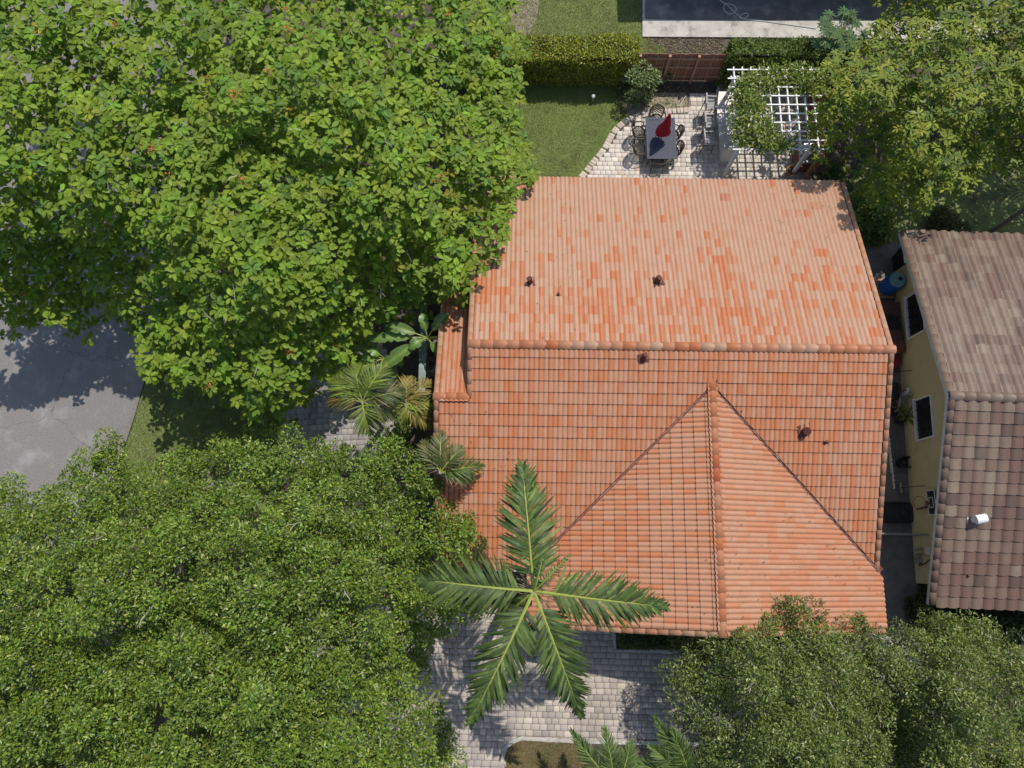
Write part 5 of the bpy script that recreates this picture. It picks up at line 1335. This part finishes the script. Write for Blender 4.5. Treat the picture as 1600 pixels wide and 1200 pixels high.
m.build('fan', M_BLACK, ac)

# ================================================================== SIDE YARD BETWEEN THE HOUSES
def at(px, py, z=0.0): p = P(px, py, z); return float(p[0]), float(p[1])
x, y = at(1377, 452); t = root('wooden_pallet', (x, y, 0), 'weathered pallet of boards under the blue barrel', 'pallet')
for k in range(6): m = MB(); m.box((x, y - .36 + k * .145, .11), (.85, .12, .022)); m.build('board', M_FENCER, t)
for k in (-1, 0, 1): m = MB(); m.box((x + k * .36, y, .052), (.09, .82, .09)); m.build('bearer', M_FENCE, t)
x, y = x + .14, y + .02; t = root('rain_barrel', (x, y, .12), 'big blue plastic barrel with a faded green lid beside the olive wall', 'barrel')
m = MB(); m.lathe([(.28, .125), (.33, .17), (.345, .42), (.335, .45), (.335, .66), (.345, .70), (.335, .95), (.31, 1.02)], (x, y, 0), 28); m.build('body', M_BLUE, t)
m = MB(); m.lathe([(.30, 1.02), (.29, 1.05), (.26, 1.045)], (x, y, 0), 28); m.build('lid', M_BARRELTOP, t)
m = MB(); m.lathe([(.075, 1.04), (.075, 1.085), (.05, 1.085)], (x + .10, y + .04, 0), 14); m.build('bung', M_BLACK, t)
def wheelie(x, y, label, w_=.55, d_=.6, h_=1.0, ma=M_BLACK, name='refuse_bin'):
    t = root(name, (x, y, 0), label, 'bin'); m = MB()
    m.add([(x - w_ * .38, y - d_ * .38, 0), (x + w_ * .38, y - d_ * .38, 0), (x + w_ * .38, y + d_ * .38, 0), (x - w_ * .38, y + d_ * .38, 0), (x - w_ / 2, y - d_ / 2, h_), (x + w_ / 2, y - d_ / 2, h_), (x + w_ / 2, y + d_ / 2, h_), (x - w_ / 2, y + d_ / 2, h_)],
          [(3, 2, 1, 0), (4, 5, 6, 7), (0, 1, 5, 4), (1, 2, 6, 5), (2, 3, 7, 6), (3, 0, 4, 7)]); m.build('body', ma, t)
    m = MB(); vs = []
    for k in range(7):
        a = k / 6; zz = h_ + .01 + .08 * math.sin(math.pi * a); vs += [(x - w_ * .53 + w_ * 1.06 * a, y - d_ * .53, zz), (x - w_ * .53 + w_ * 1.06 * a, y + d_ * .53, zz)]
    m.add(vs, [(2 * k, 2 * k + 2, 2 * k + 3, 2 * k + 1) for k in range(6)] + [tuple(range(0, 14, 2))[::-1], tuple(range(1, 14, 2))]); m.build('lid', ma, t)
    m = MB(); m.tube([(x + w_ * .54, y - d_ * .4, h_ - .03), (x + w_ * .62, y - d_ * .4, h_ - .01), (x + w_ * .62, y + d_ * .4, h_ - .01), (x + w_ * .54, y + d_ * .4, h_ - .03)], .015, 6); m.build('handle', ma, t)
    for s in (-1, 1): m = MB(); m.tube([(x + w_ * .36, y + s * d_ * .36, .10), (x + w_ * .36, y + s * d_ * .46, .10)], .10, 14); m.build('wheel', M_BLACK, t)
x, y = at(1404, 412); wheelie(x, y, 'black wheeled bin tucked under the olive house roof edge', .6, .75)
x, y = at(1390, 484, .45); t = root('storage_crate', (x, y, 0), 'low brown crate piled next to the blue barrel', 'crate')
def crate(t, x, y, w_, d_, h_, ma, slats=5):
    m = MB(); m.box((x, y, h_ / 2), (w_ - .04, d_ - .04, h_ - .01)); m.build('body', ma, t)
    for k in range(slats): m = MB(); m.box((x, y - d_ / 2 + (k + .5) * d_ / slats, h_ + .006), (w_, d_ / slats - .015, .018)); m.build('slat', ma, t)
    for sx in (-1, 1):
        for sy in (-1, 1): m = MB(); m.box((x + sx * w_ / 2, y + sy * d_ / 2, h_ / 2), (.04, .04, h_)); m.build('corner_post', ma, t)
crate(t, x, y, .75, .62, .45, M_BROWN)
x, y = at(1391, 508, .6); t = root('storage_crate', (x, y, 0), 'taller brown crate partly under a dark tarpaulin', 'crate'); crate(t, x, y, .78, .55, .6, M_BROWN)
m = MB(); k = 8; r = np.random.default_rng(77); vs = []
for i in range(k + 1):
    for j in range(k + 1):
        a, b = i / k, j / k; vs.append((x - .12 + .52 * a, y - .22 + .62 * b, .635 + .03 * float(r.random()) - .30 * max(0, abs(b - .5) - .38) - .3 * max(0, a - .85)))
m.add(vs, [(i * (k + 1) + j, (i + 1) * (k + 1) + j, (i + 1) * (k + 1) + j + 1, i * (k + 1) + j + 1) for i in range(k) for j in range(k) if i + j < 12]); set_props(m.build('tarpaulin', M_BLACK), 'dark tarpaulin thrown over the taller brown crate', 'tarpaulin')
def tub(x, y, w_, d_, h_, label, ma, name='storage_box'):
    t = root(name, (x, y, 0), label, 'box'); n = 20; vs = []
    def sq(a, q): c_, s_ = math.cos(a), math.sin(a); f = (abs(c_) ** 4 + abs(s_) ** 4) ** -.25; return c_ * f * q, s_ * f * q
    prof = [(.88, 0), (.97, h_ * .9), (1.04, h_ * .9), (1.04, h_), (.95, h_ + .03), (.6, h_ + .04)]
    for q, z_ in prof:
        for k in range(n): a = 2 * math.pi * k / n; c_, s_ = sq(a, q); vs.append((x + c_ * w_ / 2, y + s_ * d_ / 2, z_))
    m = MB(); m.add(vs, [(i * n + k, i * n + (k + 1) % n, (i + 1) * n + (k + 1) % n, (i + 1) * n + k) for i in range(2) for k in range(n)]); m.build('body', ma, t)
    m = MB(); m.add(vs[2 * n:], [(i * n + k, i * n + (k + 1) % n, (i + 1) * n + (k + 1) % n, (i + 1) * n + k) for i in range(3) for k in range(n)] + [tuple(range(3 * n, 4 * n))]); m.build('lid', ma, t)
    return t
x, y = at(1397, 524, .6); tub(x, y, .72, .42, .6, 'brown lidded storage box between crate and rust red box', M_BROWN)
x, y = at(1401, 541, .6); tub(x, y, .68, .55, .58, 'rust red lidded storage box below the barred window', M_REDBIN)
x, y = at(1391, 567); tub(x, y, .42, .5, .30, 'bright red plastic box on the side path', mat('bright_red', (.32, .02, .03), (.26, .02, .025), 5, .5))
def wall_rod(a, b, r_, ma, name, label, cat, off=.05):
    m = MB(); m.tube([V(*a), wp(*b, off)], r_, 6); return m
m = wall_rod((1396, 581, .0), (1424, 579), .014, M_IRON, '', '', ''); set_props(m.build('garden_stake', M_IRON), 'thin dark rod leaning against the olive wall above the side path', 'rod')
x, y = at(1391, 612, .5); wheelie(x, y, 'square black bin beside the white ride on toy', .62, .62, .55)
# ride-on toy
x, y = at(1411, 616); t = root('ride_on_toy', (x, y, 0), 'white and black ride on toy with a red handle beside the olive wall', 'toy')
m = MB(); m.tube([(x - .25, y - .14, .20), (x - .05, y - .02, .34), (x + .10, y + .08, .50), (x + .16, y + .16, .62)], [.10, .15, .15, .09], 12); m.build('body', M_WHITE, t)
m = MB(); m.tube([(x + .12, y + .14, .60), (x + .17, y + .19, .68), (x + .19, y + .20, .72)], [.10, .13, .06], 12); m.build('head', M_WHITE, t)
m = MB(); m.tube([(x + .10, y + .12, .61), (x + .20, y + .13, .64)], .115, 12); m.build('band', M_BLACK, t)
m = MB(); m.tube([(x - .02, y + .05, .42), (x - .16, y + .08, .46), (x - .24, y + .02, .44)], [.045, .04, .03], 8); m.build('handle', mat('coral_plastic', (.50, .13, .09), (.44, .10, .08), 5, .5), t)
m = MB()
for s in (-.10, .12): m.tube([(x - .28, y - .20 + s, .03), (x, y - .05 + s, .02), (x + .32, y + .05 + s, .05)], .025, 6)
for dx_, dy_ in ((-.12, -.12), (.1, .02)): m.tube([(x + dx_, y + dy_, .02), (x + dx_, y + dy_, .28)], .02, 6)
m.build('runners', M_WHITE, t)
# garden chair and yuccas
x, y = at(1403, 634); t = root('garden_chair', (x, y, 0), 'light grey plastic garden chair behind the spiky yuccas', 'chair')
m = MB(); m.box((x, y, .42), (.42, .42, .03)); m.build('seat', M_GREYW, t)
m = MB(); m.box((x, y + .22, .64), (.40, .03, .42), Matrix.Rotation(-.15, 3, 'X')); m.build('backrest', M_GREYW, t)
for sx in (-1, 1):
    m = MB(); m.box((x + sx * .22, y - .02, .62), (.045, .40, .03)); m.build('arm', M_GREYW, t)
    for sy in (-1, 1): m = MB(); m.bar((x + sx * .19, y + sy * .18, .41), (x + sx * .23, y + sy * .22, .0), .035, .035); m.build('leg', M_GREYW, t)
def yucca(px, py, z, R, label, seed):
    p = P(px, py, z); r = np.random.default_rng(seed); t = root('yucca', (float(p[0]), float(p[1]), 0), label, 'plant', None)
    m = MB(); m.lathe([(.12, 0), (.17, .28), (.18, .30), (.14, .30)], (float(p[0]), float(p[1]), 0), 14); m.build('pot', M_BLACK, t)
    m = MB(); m.tube([(p[0], p[1], .25), tuple(p)], .03, 6); m.build('stem', M_BARK, t)
    for k in range(22):
        a = k * 2.399; e = r.uniform(-.1, 1.2); d = np.array([[math.cos(a) * math.cos(e), math.sin(a) * math.cos(e), math.sin(e)]])
        link('leaf', leaves_mesh('leaf', leaf_tmpl(3, .10, .25, .12), p[None], d, np.array([[0, 0, 1.]]), np.array([R * r.uniform(.8, 1.1)]), tints(r, 1, [(.15, .17, .05), (.19, .2, .07)], [1, 1])), M_LEAFG, t, None, True)
yucca(1407, 640, .75, .42, 'spiky yellow green yucca in front of the grey garden chair', 501); yucca(1417, 652, .75, .45, 'spiky yucca against the olive wall below the barred window', 502)
x, y = at(1409, 723); t = root('black_trough', (x, y, 0), 'low black rounded trough against the olive wall', 'trough')
m = MB(); vs = []; n = 18
for q, z_ in ((.9, 0), (1.0, .26), (1.06, .27), (1.06, .30), (.92, .30), (.84, .08), (.3, .07)):
    for k in range(n): a = 2 * math.pi * k / n; vs.append((x + .05 + q * .33 * math.cos(a), y + q * .21 * math.sin(a), z_))
m.add(vs, [(i * n + k, i * n + (k + 1) % n, (i + 1) * n + (k + 1) % n, (i + 1) * n + k) for i in range(6) for k in range(n)], True); m.build('basin', M_BLACK, t)
for s in (-1, 1): m = MB(); m.tube([(x + .05 + s * .34, y - .07, .29), (x + .05 + s * .42, y, .29), (x + .05 + s * .34, y + .07, .29)], .014, 5); m.build('handle', M_BLACK, t)
# broom
t = root('push_broom', tuple(V(1407, 762)), 'broom leaning against the olive wall with its pale head on the path', 'broom')
h_ = V(1407, 762, .06); m = MB(); m.box(h_, (.09, .40, .06)); m.build('head', M_GREYM, t); m = MB(); m.box(h_ - Vector((0, 0, .045)), (.07, .38, .05)); m.build('bristles', M_BLACK, t)
m = MB(); m.tube([h_, wp(1445, 759, .04)], .013, 6); m.build('handle', M_IRON, t)
# basketball stand
x, y = at(1399, 801); t = root('basketball_stand', (x, y, 0), 'portable basketball stand with a black base and orange hoop at the olive wall', 'basketball hoop')
m = MB(); bz = [(1.0, 0), (1.0, .12), (.93, .19), (.86, .20), (.80, .15), (.5, .16)]; vs = []; n = 24
for q, z_ in bz:
    for k in range(n):
        a = 2 * math.pi * k / n; c_, s_ = math.cos(a), math.sin(a); f = (abs(c_) ** 5 + abs(s_) ** 5) ** -.2; vs.append((x + q * .62 * c_ * f, y + q * .40 * s_ * f, z_))
m.add(vs, [(i * n + k, i * n + (k + 1) % n, (i + 1) * n + (k + 1) % n, (i + 1) * n + k) for i in range(len(bz) - 1) for k in range(n)] + [tuple(range((len(bz) - 1) * n, len(bz) * n))]); m.build('base', M_BLACK, t)
m = MB(); m.lathe([(.10, .15), (.10, .22), (.05, .24)], (x + .2, y, 0), 12); m.build('filler_cap', M_BLACK, t)
pz0 = V(1428, 797, .1); hoopc = V(1440, 787, 1.55); brd = V(1462, 785, 1.75); brd.x = min(brd.x, float(W(1462, 785, .12)[0]))
m = MB(); m.tube([pz0, V(1448, 792, 1.35), brd + Vector((.0, 0, -.1))], .032, 8); m.build('pole', M_BLACK, t)
m = MB(); m.box(brd, (.03, .86, .52), Matrix.Rotation(-.0, 3, 'Y')); bo = m.build('backboard', M_BLACK, t)
m = MB()
for zz, yy, sy, sz in ((.25, 0, .86, .035), (-.25, 0, .86, .035), (0, .42, .035, .5), (0, -.42, .035, .5), (-.15, 0, .36, .03), (.10, 0, .36, .03), (-.03, .17, .03, .26), (-.03, -.17, .03, .26)): m.box(brd + Vector((-.018, yy, zz)), (.012, sy, sz))
m.build('white_lines', M_WHITE, bo)
hc = Vector((brd.x - .32, brd.y, brd.z - .22)); m = MB(); m.tube([hc + Vector((.225 * math.cos(a), .225 * math.sin(a), 0)) for a in np.linspace(0, 2 * math.pi, 28, endpoint=False)], .012, 6, True)
m.box(hc + Vector((.27, 0, 0)), (.10, .12, .10)); m.build('hoop', M_ORANGE, t)
# gate rail across the path
ga = V(1366, 833, 1.15); gbv = wp(1433, 837, .02); gbv.z = 1.15; gbv = Vector((float(W(1433, 837, .03)[0]), ga.y - .05, 1.15))
t = root('wire_gate', (ga.x, ga.y, 0), 'wire mesh gate with a pale steel top rail closing the side path', 'gate')
m = MB(); m.tube([ga, gbv], .024, 8); m.build('top_rail', M_GREYM, t); m = MB(); m.tube([ga - Vector((0, 0, 1.08)), gbv - Vector((0, 0, 1.08))], .02, 8); m.build('bottom_rail', M_GREYM, t)
for p in (ga, gbv, (ga + gbv) / 2): m = MB(); m.tube([p + Vector((0, 0, .03)), Vector((p.x, p.y, 0))], .025, 8); m.build('post', M_GREYM, t)
m = MB(); L = gbv.x - ga.x; k = -1.1
while k < L:
    for s in (1, -1):
        x0, z0, x1, z1 = k, 0.07, k + 1.08, 1.13
        if s < 0: z0, z1 = z1, z0
        f0 = max(0, -x0 / (x1 - x0)); f1 = min(1, (L - x0) / (x1 - x0))
        if f1 > f0: m.tube([(ga.x + x0 + (x1 - x0) * f, ga.y - .02, z0 + (z1 - z0) * f) for f in (f0, f1)], .0025, 3)
    k += .075
m.build('wire_mesh', M_GREYM, t, 'stuff')
# scalloped edging leaning by the tiled house wall
x, y = at(1386, 690); t = root('garden_edging', (x, y, 0), 'strips of scalloped white edging leaning below the tiled eave', 'edging')
for k, (yy, hh) in enumerate(((0, .34), (-.75, .28), (-1.35, .22))):
    m = MB(); vs = []; nn = 25
    for i in range(nn): v_ = i / (nn - 1); vs += [(x - .02 + k * .03, y + .5 + yy - v_ * .95, .0), (x - .09 + k * .03 + .012 * math.sin(v_ * 40), y + .5 + yy - v_ * .95, hh + .045 * abs(math.sin(v_ * 16)))]
    m.add(vs, [(2 * i, 2 * i + 2, 2 * i + 3, 2 * i + 1) for i in range(nn - 1)]); o = m.build('strip', M_WHITE, t); sd = o.modifiers.new('thick', 'SOLIDIFY'); sd.thickness = .02
# mailbox on the island
x, y = at(872, 1206); t = root('mailbox', (x, y, 0), 'white mailbox on a post in the dry grass island', 'mailbox')
m = MB(); m.box((x, y, .5), (.11, .11, 1.0)); m.build('post', M_WHITE, t)
m = MB(); m.box((x + .02, y - .02, 1.02), (.30, .14, .05)); m.build('arm', M_WHITE, t)
m = MB(); vs = []; n = 10
for xx in (-.10, .10):
    vs += [(x + xx, y - .24, 1.05), (x + xx, y + .20, 1.05)]
ring = [(-.10, 1.05), (.10, 1.05)] + [(.10 * math.cos(a), 1.15 + .09 * math.sin(a)) for a in np.linspace(0, math.pi, 8)]
vs = [(x + a, y - .24, b) for a, b in ring] + [(x + a, y + .20, b) for a, b in ring]; n = len(ring)
m.add(vs, [(i, (i + 1) % n, n + (i + 1) % n, n + i) for i in range(n)] + [tuple(range(n))[::-1], tuple(range(n, 2 * n))]); m.build('box', M_WHITE, t)

# leaf litter caught on the tiles below the overhanging crowns
r = np.random.default_rng(97); qx = np.concatenate([r.uniform(735, 900, 60), r.uniform(690, 800, 45), r.uniform(1080, 1380, 90), r.uniform(1180, 1320, 25), np.linspace(1118, 1350, 30) + r.normal(0, 4, 30)])
qy = np.concatenate([r.uniform(300, 530, 60), r.uniform(640, 880, 45), r.uniform(800, 980, 90), r.uniform(285, 380, 25), np.linspace(606, 872, 30) + r.normal(0, 4, 30)])
pos = []
for a, b in zip(qx, qy):
    z = 3.6
    for _ in range(10):
        p = P(a, b, z); u, v = p[0], p[1]; zm = ZR - PITCH * abs(v - VR); zg = ZG - PITCH * abs(u - UG)
        z = float(max(zm, zg) if v < VA else zm) + .115
    pos.append(P(a, b, z))
pos = np.array(pos); n = len(pos); fw = rand_dir(r, n); fw[:, 2] *= .2
me = leaves_mesh('roof_litter', leaf_tmpl(1, .45, .25, .05), pos, fw, np.tile([0, 0, 1.], (n, 1)) + r.normal(0, .25, (n, 3)), r.uniform(.04, .09, n), tints(r, n, [(.12, .07, .035), (.20, .13, .06), (.10, .12, .03)], [3, 2, 1]))
set_props(link('roof_litter', me, M_LEAF, None, 'stuff', True), 'dry leaves scattered over the orange roof tiles', 'leaves')
